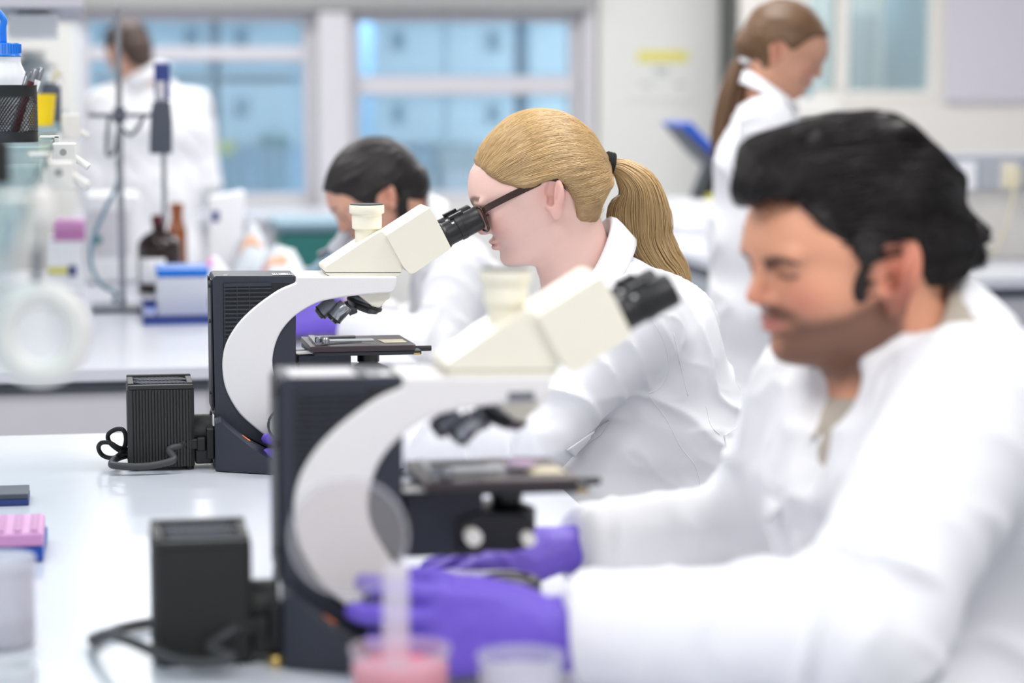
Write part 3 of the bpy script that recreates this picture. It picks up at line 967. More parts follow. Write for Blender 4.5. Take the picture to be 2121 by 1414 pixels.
# power cords
def power_cord(dy, label, main=True):
    Y = YS + dy
    off = Vector((0.003 if dy < -1 else 0, dy, 0))
    t = thing('power_cord', label, 'cord', Vector((0.13, YS - 0.06, BZ)) + off, group='power cords behind the microscopes')
    xs = Q(446, 930, YS - 0.035).x - 0.013
    zc = BZ + 0.038
    yk = YS - 0.035
    p = [Vector((xs, yk, zc)), Vector((xs - 0.028, yk - 0.008, zc))]
    m = MB()
    m.box((xs - 0.008, yk, zc), (0.014, 0.028, 0.020)).box((xs - 0.022, yk - 0.004, zc), (0.018, 0.020, 0.016))
    m.v = [tuple(Vector(v) + off) for v in m.v]
    obj('plug', m, 'black_plastic', t, bevel=0.003)
    m = MB()
    for k in range(4):
        m.cyl(Vector((xs - 0.032 - k * 0.005, yk - 0.008, zc - 0.001 * k)) + off, Vector((xs - 0.0355 - k * 0.005, yk - 0.008, zc - 0.001 * k)) + off, 0.0085 - k * 0.0007, 14)
    obj('strain_relief', m, 'black_plastic', t)
    if main:
        yy = YS - 0.075
        pts = [Vector((xs - 0.030, yk - 0.008, zc)), Vector((xs - 0.055, yk - 0.018, zc - 0.006)), Q(360, 951, yy), Q(325, 962, yy - 0.005), Q(285, 966, yy - 0.005), Q(240, 964, yy), Q(231, 960, yy + 0.02),
               Q(240, 950, yy + 0.07), Q(262, 942, yy + 0.11), Vector((0.09, YS + 0.10, BZ + 0.008)), Vector((0.17, YS + 0.15, BZ + 0.0065)), Vector((0.30, YS + 0.20, BZ + 0.0065)), Vector((0.40, YS + 0.26, BZ + 0.0065))]
    else:
        yy = YS - 0.085
        g = lambda a, b, d: F2(a, b, d) - off
        pts = [Vector((xs - 0.030, yk - 0.008, zc)), Vector((xs - 0.06, yk - 0.035, zc - 0.012)), g(480, 1362, -0.09), g(420, 1374, -0.09), g(360, 1366, -0.08), g(310, 1345, -0.07), g(262, 1325, -0.05),
               g(222, 1312, 0.0), Vector((-0.004, YS + 0.06, BZ + 0.007)), Vector((0.04, YS + 0.12, BZ + 0.0065)), Vector((0.16, YS + 0.17, BZ + 0.0065)), Vector((0.30, YS + 0.20, BZ + 0.0065))]
    pts = [Vector((q.x, q.y, max(q.z, BZ + 0.0062))) + off for q in pts]
    obj('cable', MB().tube(pts, 0.0055, 12, 6), 'cord_grey', t)
    return t


power_cord(0, 'grey power cord plugged into the microscope of the blonde worker', True)
power_cord(DYS, 'blurred dark power cord plugged into the near microscope', False)
y = YS - 0.01
lp = [(268, 937), (250, 934), (228, 917), (224, 900), (240, 889), (256, 891), (261, 912), (253, 934), (235, 948), (213, 943), (204, 928), (210, 917), (228, 917), (246, 927), (262, 930)]
pts = [Q(a, b, y + 0.012 * math.sin(i * 0.9)) for i, (a, b) in enumerate(lp)]
pts = [Vector((p.x, p.y, max(p.z, BZ + 0.004))) for p in pts]
tag(obj('lamp_lead', MB().tube(pts, 0.0034, 10, 6), 'black_rubber'), 'thin black lead looped beside the sharp ribbed lamp house', 'cord')

# ------------------------------------------------------------------ implicit surfaces for people
def vnoise(P, freq, seed=0):
    """smooth value noise in -1..1 at points (n,3)"""
    q = np.asarray(P, dtype=np.float64) * freq + 100.0 + seed * 17.3
    i = np.floor(q).astype(np.int64)
    f = q - i
    f = f * f * (3 - 2 * f)

    def h(a, b, c):
        n = (a * 374761393 + b * 668265263 + c * 2147483647 + seed * 1274126177) & 0xffffffff
        n = ((n ^ (n >> 13)) * 1274126177) & 0xffffffff
        return ((n ^ (n >> 16)) & 0xffff) / 32767.5 - 1
    r = 0
    for dx in (0, 1):
        for dy in (0, 1):
            for dz in (0, 1):
                wx = f[:, 0] if dx else 1 - f[:, 0]
                wy = f[:, 1] if dy else 1 - f[:, 1]
                wz = f[:, 2] if dz else 1 - f[:, 2]
                r = r + wx * wy * wz * h(i[:, 0] + dx, i[:, 1] + dy, i[:, 2] + dz)
    return r


def axis_coords(lo, hi, h, fine=None, hf=None):
    """grid line coordinates, finer inside the range fine"""
    if fine is None:
        return np.arange(lo, hi + h, h)
    a, b = fine
    a, b = max(a, lo), min(b, hi)
    left = np.arange(a, lo - h, -h)[::-1][:-1]
    mid = np.arange(a, b, hf)
    right = np.arange(b, hi + h, h)
    return np.concatenate([left, mid, right])


class Field:
    def __init__(self, xs, ys, zs, far=0.08):
        self.ax = [np.asarray(a, dtype=np.float32) for a in (xs, ys, zs)]
        self.F = np.full([len(a) for a in self.ax], far, dtype=np.float32)
        self.far = far

    def win(self, lo, hi):
        s = []
        for a, l, h in zip(self.ax, lo, hi):
            i0 = int(np.searchsorted(a, l))
            i1 = int(np.searchsorted(a, h))
            s.append(slice(max(0, i0 - 1), min(len(a), i1 + 1)))
        return tuple(s)

    def pts(self, s):
        return (self.ax[0][s[0]][:, None, None], self.ax[1][s[1]][None, :, None], self.ax[2][s[2]][None, None, :])

    def apply(self, fn, lo, hi, k=0.0, mode='u', marg=0.09):
        s = self.win([v - marg for v in lo], [v + marg for v in hi])
        if any(x.stop - x.start < 2 for x in s):
            return self
        X, Y, Z = self.pts(s)
        d = fn(X, Y, Z).astype(np.float32)
        cur = self.F[s]
        if mode == 'u':
            if k > 0:
                h = np.clip(0.5 + 0.5 * (cur - d) / k, 0, 1)
                self.F[s] = cur + (d - cur) * h - k * h * (1 - h)
            else:
                self.F[s] = np.minimum(cur, d)
        elif mode == 's':
            if k > 0:
                h = np.clip(0.5 - 0.5 * (cur + d) / k, 0, 1)
                self.F[s] = cur + (-d - cur) * h + k * h * (1 - h)
            else:
                self.F[s] = np.maximum(cur, -d)
        return self

    def cone(self, a, b, ra, rb, k=0.02, mode='u', sq=None):
        """tapered capsule; sq=(axis vector, factor) flattens it along an axis"""
        a, b = np.array(a, float), np.array(b, float)
        ba = b - a
        bb = float(ba @ ba) + 1e-12
        R = max(ra, rb)
        ext = R
        if sq is not None:
            sa = np.array(sq[0], float)
            sa /= np.linalg.norm(sa)
            ext = R * max(1, sq[1])

        def fn(X, Y, Z):
            x, y, z = X - a[0], Y - a[1], Z - a[2]
            t = np.clip((x * ba[0] + y * ba[1] + z * ba[2]) / bb, 0, 1)
            dx, dy, dz = x - t * ba[0], y - t * ba[1], z - t * ba[2]
            if sq is not None:
                dd = dx * sa[0] + dy * sa[1] + dz * sa[2]
                c = dd * (1 / sq[1] - 1)
                dx, dy, dz = dx + c * sa[0], dy + c * sa[1], dz + c * sa[2]
            return np.sqrt(dx * dx + dy * dy + dz * dz) - (ra + (rb - ra) * t)
        lo = np.minimum(a, b) - ext
        hi = np.maximum(a, b) + ext
        return self.apply(fn, lo, hi, k, mode)

    def ell(self, c, r, M=None, k=0.02, mode='u'):
        """ellipsoid; M has the axes as columns"""
        c = np.array(c, float)
        if M is None:
            M = np.eye(3)
        R = max(r)

        def fn(X, Y, Z):
            x, y, z = X - c[0], Y - c[1], Z - c[2]
            u = (x * M[0, 0] + y * M[1, 0] + z * M[2, 0])
            v = (x * M[0, 1] + y * M[1, 1] + z * M[2, 1])
            w = (x * M[0, 2] + y * M[1, 2] + z * M[2, 2])
            k0 = np.sqrt((u / r[0]) ** 2 + (v / r[1]) ** 2 + (w / r[2]) ** 2)
            k1 = np.sqrt((u / r[0] ** 2) ** 2 + (v / r[1] ** 2) ** 2 + (w / r[2] ** 2) ** 2) + 1e-9
            return k0 * (k0 - 1) / k1
        return self.apply(fn, c - R, c + R, k, mode)

    def mesh(self):
        """surface nets over the grid; returns vertices and quads"""
        F = self.F
        nx, ny, nz = F.shape
        s = F < 0
        cnt = np.zeros((nx - 1, ny - 1, nz - 1), np.int8)
        for dx in (0, 1):
            for dy in (0, 1):
                for dz in (0, 1):
                    cnt += s[dx:nx - 1 + dx, dy:ny - 1 + dy, dz:nz - 1 + dz]
        act = np.argwhere((cnt > 0) & (cnt < 8))
        if len(act) == 0:
            return np.zeros((0, 3)), []
        idx = np.full((nx - 1, ny - 1, nz - 1), -1, np.int64)
        idx[act[:, 0], act[:, 1], act[:, 2]] = np.arange(len(act))
        acc = np.zeros((len(act), 3))
        num = np.zeros(len(act))
        C = [np.asarray(a, float) for a in self.ax]
        corners = [(a, b, c) for a in (0, 1) for b in (0, 1) for c in (0, 1)]
        for c0 in corners:
            for ax in range(3):
                if c0[ax] == 1:
                    continue
                c1 = list(c0)
                c1[ax] = 1
                i0 = act + np.array(c0)
                i1 = act + np.array(c1)
                f0 = F[i0[:, 0], i0[:, 1], i0[:, 2]].astype(float)
                f1 = F[i1[:, 0], i1[:, 1], i1[:, 2]].astype(float)
                m = (f0 < 0) != (f1 < 0)
                t = np.where(m, f0 / np.where(m, f0 - f1, 1), 0)
                p0 = np.stack([C[j][i0[:, j]] for j in range(3)], 1)
                p1 = np.stack([C[j][i1[:, j]] for j in range(3)], 1)
                acc += np.where(m[:, None], p0 + (p1 - p0) * t[:, None], 0)
                num += m
        V = acc / num[:, None]
        faces = []
        for ax in range(3):
            a0 = [slice(None)] * 3
            a1 = [slice(None)] * 3
            a0[ax] = slice(0, -1)
            a1[ax] = slice(1, None)
            e = s[tuple(a0)] != s[tuple(a1)]
            E = np.argwhere(e)
            o1, o2 = [(1, 2), (2, 0), (0, 1)][ax]
            ok = (E[:, o1] > 0) & (E[:, o2] > 0) & (E[:, o1] < F.shape[o1] - 1) & (E[:, o2] < F.shape[o2] - 1)
            E = E[ok]
            ins = s[E[:, 0], E[:, 1], E[:, 2]]
            q = []
            for (u, v) in ((0, 0), (-1, 0), (-1, -1), (0, -1)):
                c = E.copy()
                c[:, o1] += u
                c[:, o2] += v
                q.append(idx[c[:, 0], c[:, 1], c[:, 2]])
            q = np.stack(q, 1)
            q[~ins] = q[~ins][:, ::-1]
            faces.append(q)
        Fq = np.concatenate(faces)
        Fq = Fq[:, ::-1]
        return V, Fq[(Fq >= 0).all(1)]


def smooth_verts(V, Fq, it=2, lam=0.5):
    n = len(V)
    for _ in range(it):
        acc = np.zeros((n, 3))
        num = np.zeros(n)
        for a, b in ((0, 1), (1, 2), (2, 3), (3, 0)):
            np.add.at(acc, Fq[:, a], V[Fq[:, b]])
            np.add.at(acc, Fq[:, b], V[Fq[:, a]])
            np.add.at(num, Fq[:, a], 1)
            np.add.at(num, Fq[:, b], 1)
        V = V + lam * (acc / np.maximum(num, 1)[:, None] - V)
    return V


def vnormals(V, Fq):
    n = np.cross(V[Fq[:, 2]] - V[Fq[:, 0]], V[Fq[:, 3]] - V[Fq[:, 1]])
    N = np.zeros_like(V)
    for k in range(4):
        np.add.at(N, Fq[:, k], n)
    return N / (np.linalg.norm(N, axis=1)[:, None] + 1e-12)


def keep_largest(V, Fq, n_keep=1):
    """drops loose specks"""
    lab = np.arange(len(V))
    while True:
        m = lab[Fq].min(1)
        new = lab.copy()
        for k in range(4):
            np.minimum.at(new, Fq[:, k], m)
        new = new[new]
        if (new == lab).all():
            break
        lab = new
    u, c = np.unique(lab, return_counts=True)
    good = u[np.argsort(-c)[:n_keep]]
    fm = np.isin(lab[Fq[:, 0]], good)
    Fq = Fq[fm]
    used = np.unique(Fq)
    mp = np.full(len(V), -1)
    mp[used] = np.arange(len(used))
    return V[used], mp[Fq]


def mesh_obj(name, V, Fq, m, parent=None, origin=None, tint=None, label=None):
    me = bpy.data.meshes.new(name)
    org = np.array(wloc(parent)) if parent is not None else np.array(origin)
    W = np.asarray(V) - org
    me.vertices.add(len(W))
    me.vertices.foreach_set('co', W.astype(np.float32).ravel())
    Fq = np.asarray(Fq)
    me.loops.add(Fq.size)
    me.loops.foreach_set('vertex_index', Fq.astype(np.int32).ravel())
    me.polygons.add(len(Fq))
    me.polygons.foreach_set('loop_start', np.arange(0, Fq.size, Fq.shape[1], dtype=np.int32))
    me.update()
    me.validate()
    me.shade_smooth()
    if tint is not None:
        ca = me.color_attributes.new('tint', 'FLOAT_COLOR', 'POINT')
        col = np.ones((len(W), 4), np.float32)
        col[:, :3] = tint
        ca.data.foreach_set('color', col.ravel())
    me.materials.append(MATS[m])
    o = bpy.data.objects.new(name, me)
    COL.objects.link(o)
    if parent is not None:
        o.parent = parent
    else:
        o.location = tuple(org)
    if label:
        o['label'] = label
    return o


# ------------------------------------------------------------------ head
def head_frame(center, face, pitch, roll=0.0, scale=1.0):
    """columns: forward, left, up; face is a horizontal direction, pitch > 0 looks down"""
    f = np.array([face[0], face[1], 0.0])
    f /= np.linalg.norm(f)
    up = np.array([0, 0, 1.0])
    left = np.cross(up, f)
    cp, sp = math.cos(pitch), math.sin(pitch)
    fwd = f * cp - up * sp
    u2 = f * sp + up * cp
    cr_, sr = math.cos(roll), math.sin(roll)
    l2 = left * cr_ + u2 * sr
    u3 = -left * sr + u2 * cr_
    return dict(c=np.array(center, float), M=np.stack([fwd, l2, u3], 1), s=scale)


def hl(H, p):
    return H['c'] + H['M'] @ (np.array(p, float) * H['s'])


def to_local(H, V):
    return (np.asarray(V) - H['c']) @ H['M'] / H['s']


ZT = np.array([-.095, -.085, -.078, -.065, -.055, -.045, -.03, -.015, 0, .015, .03, .045, .06])
XF = np.array([.035, .062, .081, .0905, .090, .0925, .0955, .0965, .0955, .0960, .1035, .1055, .104])
XB = np.array([.03, .02, .0, -.012, -.02, -.03, -.04, -.05, -.06, -.065, -.07, -.075, -.078])
WW = np.array([.006, .022, .033, .044, .051, .056, .061, .065, .068, .070, .072, .072, .071])


def add_head(F, H, jaw=1.0, nose=1.0, ear=True, earp=(1, 0, 0)):
    s = H['s']
    M = H['M']
    c = H['c']

    def loft(X, Y, Z):
        x, y, z = X - c[0], Y - c[1], Z - c[2]
        u = (x * M[0, 0] + y * M[1, 0] + z * M[2, 0]) / s
        v = (x * M[0, 1] + y * M[1, 1] + z * M[2, 1]) / s
        w = (x * M[0, 2] + y * M[1, 2] + z * M[2, 2]) / s
        xf = np.interp(w, ZT, XF)
        xb = np.interp(w, ZT, XB)
        ww = np.interp(w, ZT, WW) * (1 + (jaw - 1) * np.clip((0.0 - w) / 0.06, 0, 1))
        sh = 1 - .35 * np.clip((w - .02) / .035, 0, 1) ** 2
        ww = ww * sh
        xc = (xf + xb) / 2
        a = np.maximum((xf - xb) / 2, .006) * sh
        r = np.sqrt((np.abs(u - xc) / a) ** 2.15 + (np.abs(v) / ww) ** 2.15) - 1
        d = r * np.minimum(a, ww) * 0.8
        d = np.maximum(d, np.maximum(-.093 - w, w - .055))
        return d * s
    r = 0.13 * s
    F.apply(loft, c - r, c + r, 0.02 * s, 'u', 0.02)

    def E(p, rad, k, mode='u', rot=None):
        F.ell(hl(H, p), [v * s for v in rad], M if rot is None else M @ rot, k * s, mode)

    def Cn(p, q, ra, rb, k, sq=None, mode='u'):
        F.cone(hl(H, p), hl(H, q), ra * s, rb * s, k * s, mode)
    E((.004, 0, .040), (.100, .0735, .084), .03)
    E((.070, 0, .045), (.040, .055, .036), .02)
    for sd in (-1, 1):
        Cn((.0, sd * .050 * jaw, -.045), (.070, sd * .014, -.070), .013, .012, .02)
        E((.066, sd * .040, -.012), (.024, .022, .022), .02)
        E((.109, sd * .031, .011), (.015, .019, .0095), .014, 's')
        E((.0865, sd * .031, .0105), (.0135, .0155, .0120), .005)
        E((.0975, sd * .027, .026), (.0075, .025, .0065), .012)
    # nose
    Cn((.102, 0, .017), (.1105 * nose, 0, -.0135), .0058, .0078, .010)
    E((.104, 0, -.0175), (.0105, .0085, .0055), .006)
    for sd in (-1, 1):
        E((.1005, sd * .0105, -.0165), (.0095, .0068, .0065), .006)
        E((.104, sd * .0062, -.0235), (.004, .0028, .003), .003, 's')
    # mouth and chin
    E((.0980, 0, -.0365), (.0085, .021, .0050), .006)
    E((.0965, 0, -.0455), (.0085, .018, .0056), .006)
    E((.1075, 0, -.0408), (.008, .026, .0009), .003, 's')
    E((.082, 0, -.0675), (.0135, .016, .0125), .012)
    if ear:
        for sd in (-1, 1):
            a = math.radians(20)
            b = sd * math.radians(22)
            R1 = np.array([[math.cos(a), 0, -math.sin(a)], [0, 1, 0], [math.sin(a), 0, math.cos(a)]])
            R2 = np.array([[math.cos(b), math.sin(b), 0], [-math.sin(b), math.cos(b), 0], [0, 0, 1]])
            R = R1 @ R2
            e = earp[0]
            pc = np.array((-.010 + earp[1], sd * (.0755 + .004 * (e - 1)), .006 + earp[2]))

            def ear_part(off, rad, k, mode):
                E(pc + R @ (np.array(off) * e), tuple(np.array(rad) * e), k, mode, R)
            ear_part((0, 0, 0), (.0165, .0058, .0275), .004, 'u')
            ear_part((-.005, 0, -.025), (.0085, .0048, .011), .004, 'u')
            ear_part((.0015, sd * .0062, .004), (.0112, .0070, .0195), .0025, 's')
            ear_part((.004, sd * .0042, -.007), (.0068, .0095, .0095), .0025, 's')
            ear_part((-.003, sd * .0015, .003), (.0028, .0042, .017), .003, 'u')
            ear_part((.0125, sd * .0035, -.006), (.0035, .003, .006), .003, 'u')


def blob(L, p, r):
    """soft 0..1 mask around a local point with radii r"""
    q = (L - np.array(p)) / np.array(r)
    return np.exp(-np.maximum((q ** 2).sum(1), 0) ** 1.5)


def face_tint(V, H, skin, lip, brow, beard=None, lash=(0.16, 0.10, 0.09), blush=(0.80, 0.42, 0.36), brow_w=1.0, brow_dz=0.0):
    L = to_local(H, V)
    A = L.copy()
    A[:, 1] = np.abs(A[:, 1])
    col = np.tile(np.array(lin(skin)), (len(V), 1))

    def mixin(m, c):
        nonlocal col
        m = np.clip(m, 0, 1)[:, None]
        col = col * (1 - m) + np.array(lin(c)) * m
    mixin(0.35 * blob(A, (.085, .042, -.015), (.03, .025, .02)), blush)
    mixin(0.45 * blob(A, (.112, 0, -.015), (.012, .014, .012)), blush)
    mixin(0.32 * blob(A, (-.010, .078, .006), (.025, .014, .04)), blush)
    if beard is not None:
        x, y, z = A[:, 0], A[:, 1], A[:, 2]
        line = np.interp(x, [-.02, .02, .05, .075, .10], [.03, -.012, -.026, -.030, -.030])
        m = np.clip((line - z) / .012, 0, 1) * np.clip((z + .115) / .02, 0, 1) * np.clip((x + .012) / .012, 0, 1)
        m *= 1 - 0.9 * blob(A, (.098, 0, -.040), (.02, .024, .0095))
        m *= 1 - 0.55 * blob(A, (.085, .0, -.060), (.03, .012, .012))
        m2 = blob(A, (.1, .010, -.0310), (.022, .030, .0075))
        mixin(np.clip(m * 0.74 + m2 * 0.80, 0, .86), beard)
        mixin(0.40 * blob(A, (.004, .080, .004), (.030, .018, .040)), blush)
        mixin(0.35 * blob(A, (.100, .028, .012), (.02, .020, .009)), (.30, .18, .15))  # shade under the brow painted into the eye sockets
    mixin(0.92 * blob(A, (.100, 0, -.041), (.012, .019, .0078)) * (A[:, 0] > .082), lip)
    t = np.clip((A[:, 1] - .012) / .036, 0, 1)
    zb = .0285 + brow_dz + .006 * np.sin(t * 2.4)
    mb = np.exp(-((A[:, 2] - zb) / (.0032 * brow_w * (1.15 - .5 * t))) ** 4) * ((A[:, 1] > .010) & (A[:, 1] < .050)) * (A[:, 0] > .06)
    mixin(.85 * mb, brow)
    zl = .0075 - .0025 * np.cos((A[:, 1] - .031) / .014)
    ml = np.exp(-((A[:, 2] - zl) / .0016) ** 4) * (np.abs(A[:, 1] - .031) < .0145) * (A[:, 0] > .07)
    mixin(.85 * ml, lash)
    return col


# ------------------------------------------------------------------ hands
def hand_field(F, w, f, n, side, curl, grow=0.0, scale=1.0, thumb=(0.55, 0.5), spread=0.08):
    """w wrist, f toward the knuckles, n out of the back of the hand, side the thumb side"""
    w, f, n, t = [np.array(v, float) for v in (w, f, n, side)]
    f /= np.linalg.norm(f)
    n = n - f * (n @ f)
    n /= np.linalg.norm(n)
    s = t - f * (t @ f) - n * (t @ n)
    s /= np.linalg.norm(s)
    S = scale
    g = grow
    # palm
    for o_, l_ in ((.028, .080), (.010, .086), (-.008, .083), (-.025, .076)):
        F.cone(w + f * .012 * S + s * o_ * .55 * S, w + f * l_ * S + s * o_ * S, .0145 * S + g, .0115 * S + g, .012)
    F.cone(w - f * .01, w + f * .02, .024 * S + g, .024 * S + g, .015, sq=(n, .72))
    F.cone(w + f * .015 * S + s * .016 * S - n * .006, w + f * .05 * S + s * .028 * S - n * .008, .015 * S + g, .013 * S + g, .012)
    spec = [(.030, .084, (.042, .025, .020), .0086), (.010, .090, (.046, .029, .021), .0088), (-.010, .086, (.042, .027, .020), .0084), (-.028, .078, (.033, .020, .018), .0075)]
    for i, (o_, l_, seg, r) in enumerate(spec):
        p = w + f * l_ * S + s * o_ * S
        ang = 0
        d = f + s * spread * (o_ / .03)
        d /= np.linalg.norm(d)
        cs = curl[i]
        for j, L in enumerate(seg):
            ang += cs[j]
            dv = d * math.cos(ang) - n * math.sin(ang)
            q = p + dv * L * S
            F.cone(p, q, (r - .0006 * j) * S + g, (r - .0006 * (j + 1)) * S + g, .004)
            p = q
    # thumb leaves the side of the palm near its base
    p = w + f * .026 * S + s * .026 * S - n * .004
    a, b = thumb
    d1 = f * math.cos(a) + s * math.sin(a) - n * 0.35
    d1 /= np.linalg.norm(d1)
    q = p + d1 * .042 * S
    F.cone(p, q, .0125 * S + g, .0105 * S + g, .010)
    d2 = d1 * math.cos(b) + (f * .6 - n * .8) * math.sin(b)
    d2 /= np.linalg.norm(d2)
    q2 = q + d2 * .030 * S
    F.cone(q, q2, .0100 * S + g, .0092 * S + g, .004)
    d3 = d2 * math.cos(b * .8) + (f * .6 - n * .8) * math.sin(b * .8)
    d3 /= np.linalg.norm(d3)
    F.cone(q2, q2 + d3 * .022 * S, .0092 * S + g, .0080 * S + g, .004)
    return w - f * .02


def make_glove(name, parent, w, f, n, side, curl, thumb=(0.55, 0.5), scale=1.0, cuff=0.05, label=None, back=None, spread=.08):
    w = np.array(w, float)
    f_ = np.array(f, float)
    f_ /= np.linalg.norm(f_)
    lo = w - 0.21
    hi = w + 0.21
    h = 0.0026
    F = Field(*[np.arange(lo[i], hi[i], h) for i in range(3)], far=.05)
    hand_field(F, w, f, n, side, curl, 0.0016, scale, thumb, spread)
    bk = -f_ if back is None else np.array(back, float) / np.linalg.norm(back)
    F.cone(w, w + bk * cuff, .0265 * scale, .0305 * scale, .008, sq=(np.array(n, float), .85))
    F.cone(w + bk * (cuff - .004), w + bk * (cuff + .0), .0315 * scale, .0315 * scale, .003, sq=(np.array(n, float), .85))
    V, Q_ = F.mesh()
    V, Q_ = keep_largest(V, Q_)
    V = smooth_verts(V, Q_, 1, .4)
    N = vnormals(V, Q_)
    amp = .0011 * vnoise(V, 55, 3) + .0007 * vnoise(V, 120, 4)
    V = V + N * amp[:, None]
    return mesh_obj(name, V, Q_, 'glove_purple', parent, label=label)


# ------------------------------------------------------------------ body and clothing
def norm(v):
    v = np.array(v, float)
    return v / np.linalg.norm(v)


def torso_fields(F, J, g, lat, k=.05, part='all'):
    """J: dict of joints; g grows everything (cloth ease); lat is the lateral unit vector"""
    for (a, b, ra, rb, wide) in J['torso']:
        F.cone(a, b, ra + g, rb + g, k, sq=(lat, wide))


def limb(F, pts, rs, g, k=.03):
    for i in range(len(pts) - 1):
        F.cone(pts[i], pts[i + 1], rs[i] + g, rs[i + 1] + g, k)


def folds(V, N, J, seed=0, amp=1.0):
    """cloth relief: rings around bent sleeves, long soft folds on the trunk"""
    d = np.zeros(len(V))
    ws = np.zeros(len(V))
    for (pts, fr, am) in J['sleeves']:
        pts = [np.array(p, float) for p in pts]
        tot = 0
        for i in range(len(pts) - 1):
            a, b = pts[i], pts[i + 1]
            ba = b - a
            L = np.linalg.norm(ba)
            t = np.clip(((V - a) @ ba) / (L * L), -.1, 1.1)
            dist = np.linalg.norm(V - a - t[:, None] * ba, axis=1)
            w = np.clip(1 - (dist - .055) / .05, 0, 1) * (np.clip((1.1 - t) / .1, 0, 1) if i < len(pts) - 2 else np.clip((1.0 - t) / .12, 0, 1)) * np.clip((t + .1) / .1, 0, 1)
            ax = ba / L
            u = norm(np.cross(ax, [0.31, 0.2, .93]))
            ang = np.arctan2((V - a) @ np.cross(ax, u), (V - a) @ u)
            sgn = 1 if i % 2 else -1
            ph = (t * L + tot) * fr * 6.283 + 1.6 * sgn * np.sin(ang + seed) + 3.0 * vnoise(V, 9, seed + i)
            jo = np.exp(-((np.abs(t - (1 if i == 0 else 0)) * L) / .11) ** 2) + .35
            ridge = .55 - 1.9 * (1 - np.abs(np.sin(ph / 2))) ** 3
            mask = np.clip(.5 + 1.2 * vnoise(V, 14, seed + 5 + i), 0, 1)
            d += w * ridge * am * jo * mask
            ws = np.maximum(ws, w)
            tot += L
    dirv = norm(J.get('foldir', (0.6, 0.1, -0.8)))
    B = V - (V @ dirv)[:, None] * dirv * .72
    t1 = vnoise(B, 17, seed + 11)
    t2 = vnoise(B, 34, seed + 12)
    t3 = vnoise(B, 7, seed + 14)
    r1 = .25 - (1 - np.abs(t1)) ** 5
    r2 = .25 - (1 - np.abs(t2)) ** 6
    d += (1 - .8 * ws) * (r1 * .0085 + r2 * .003 * np.clip(.5 + t3, 0, 1) + t3 * .005)
    return V + N * (d * amp)[:, None]


def cloth(name, parent, F, J, m='coat_white', seed=0, amp=1.0, label=None, it=2):
    V, Q_ = F.mesh()
    V, Q_ = keep_largest(V, Q_)
    V = smooth_verts(V, Q_, it)
    N = vnormals(V, Q_)
    V = folds(V, N, J, seed, amp)
    V = smooth_verts(V, Q_, 1, .4)
    return mesh_obj(name, V, Q_, m, parent, label=label)


def tube_sdf_cut(F, a, b, ra, rb, k=.006):
    F.cone(a, b, ra, rb, k, 's')


def strands(name, lines, rad, m, parent, sides=3, label=None):
    """many fine hairs as one mesh; lines is a list of (n,3) arrays of equal n"""
    A = np.stack(lines)                     # (S,n,3)
    S, n, _ = A.shape
    T_ = np.gradient(A, axis=1)
    T_ /= np.linalg.norm(T_, axis=2, keepdims=True) + 1e-9
    ref = np.array([0.2, 0.9, 0.35])
    u = np.cross(T_, ref)
    u /= np.linalg.norm(u, axis=2, keepdims=True) + 1e-9
    v = np.cross(T_, u)
    prof = np.ones(n)
    prof[-3:] = [.8, .55, .2]
    rr = np.asarray(rad)
    if rr.ndim == 0:
        rr = np.full(S, float(rr))
    R = rr[:, None] * prof[None, :]
    rings = []
    for k in range(sides):
        a = 2 * math.pi * k / sides
        rings.append(A + (u * math.cos(a) + v * math.sin(a)) * R[..., None])
    P = np.stack(rings, 2)                  # (S,n,sides,3)
    V = P.reshape(-1, 3)
    base = np.arange(S)[:, None, None] * n * sides
    i = np.arange(n - 1)[None, :, None] * sides
    k = np.arange(sides)[None, None, :]
    k2 = (k + 1) % sides
    Fq = np.stack([base + i + k, base + i + k2, base + i + sides + k2, base + i + sides + k], -1).reshape(-1, 4)
    return mesh_obj(name, V, Fq, m, parent, label=label)


def poly_sd(px, pz, poly_):
    """signed distance to a 2-D polygon (negative inside)"""
    P = np.array(poly_, float)
    d = np.full(px.shape, 1e9)
    inside = np.zeros(px.shape, bool)
    n = len(P)
    for i in range(n):
        a, b = P[i], P[(i + 1) % n]
        e = b - a
        wx, wz = px - a[0], pz - a[1]
        t = np.clip((wx * e[0] + wz * e[1]) / (e @ e), 0, 1)
        d = np.minimum(d, (wx - t * e[0]) ** 2 + (wz - t * e[1]) ** 2)
        cond = ((a[1] > pz) != (b[1] > pz)) & (px < (b[0] - a[0]) * (pz - a[1]) / (b[1] - a[1] + 1e-12) + a[0])
        inside ^= cond
    d = np.sqrt(d)
    return np.where(inside, -d, d)


def hair_field(H, poly_, shells, h=.003, grow=.16, k=.006, scalp=0.0, neck=None):
    """hair volume: union of local ellipsoids (center, radii) inside a side-view outline"""
    s = H['s']
    c = H['c']
    F = Field(*[np.arange(c[i] - grow * s, c[i] + grow * s, h) for i in range(3)], far=.06)
    if scalp:
        add_head(F, H, 1.0, 1.0, False)
        if neck is not None:
            F.cone(hl(H, (-.018, 0, -.030)), neck, .052 * s, .055 * s, .022)
        F.F -= scalp * s
    for (p, r) in shells:
        F.ell(hl(H, p), [v * s for v in r], H['M'], .012 * s)
    M = H['M']

    def cut(X, Y, Z):
        x, y, z = X - c[0], Y - c[1], Z - c[2]
        u = (x * M[0, 0] + y * M[1, 0] + z * M[2, 0]) / s
        w = (x * M[0, 2] + y * M[1, 2] + z * M[2, 2]) / s
        return -poly_sd(u, w, poly_) * s
    F.apply(cut, c - grow * s, c + grow * s, k * s, 's')
    return F


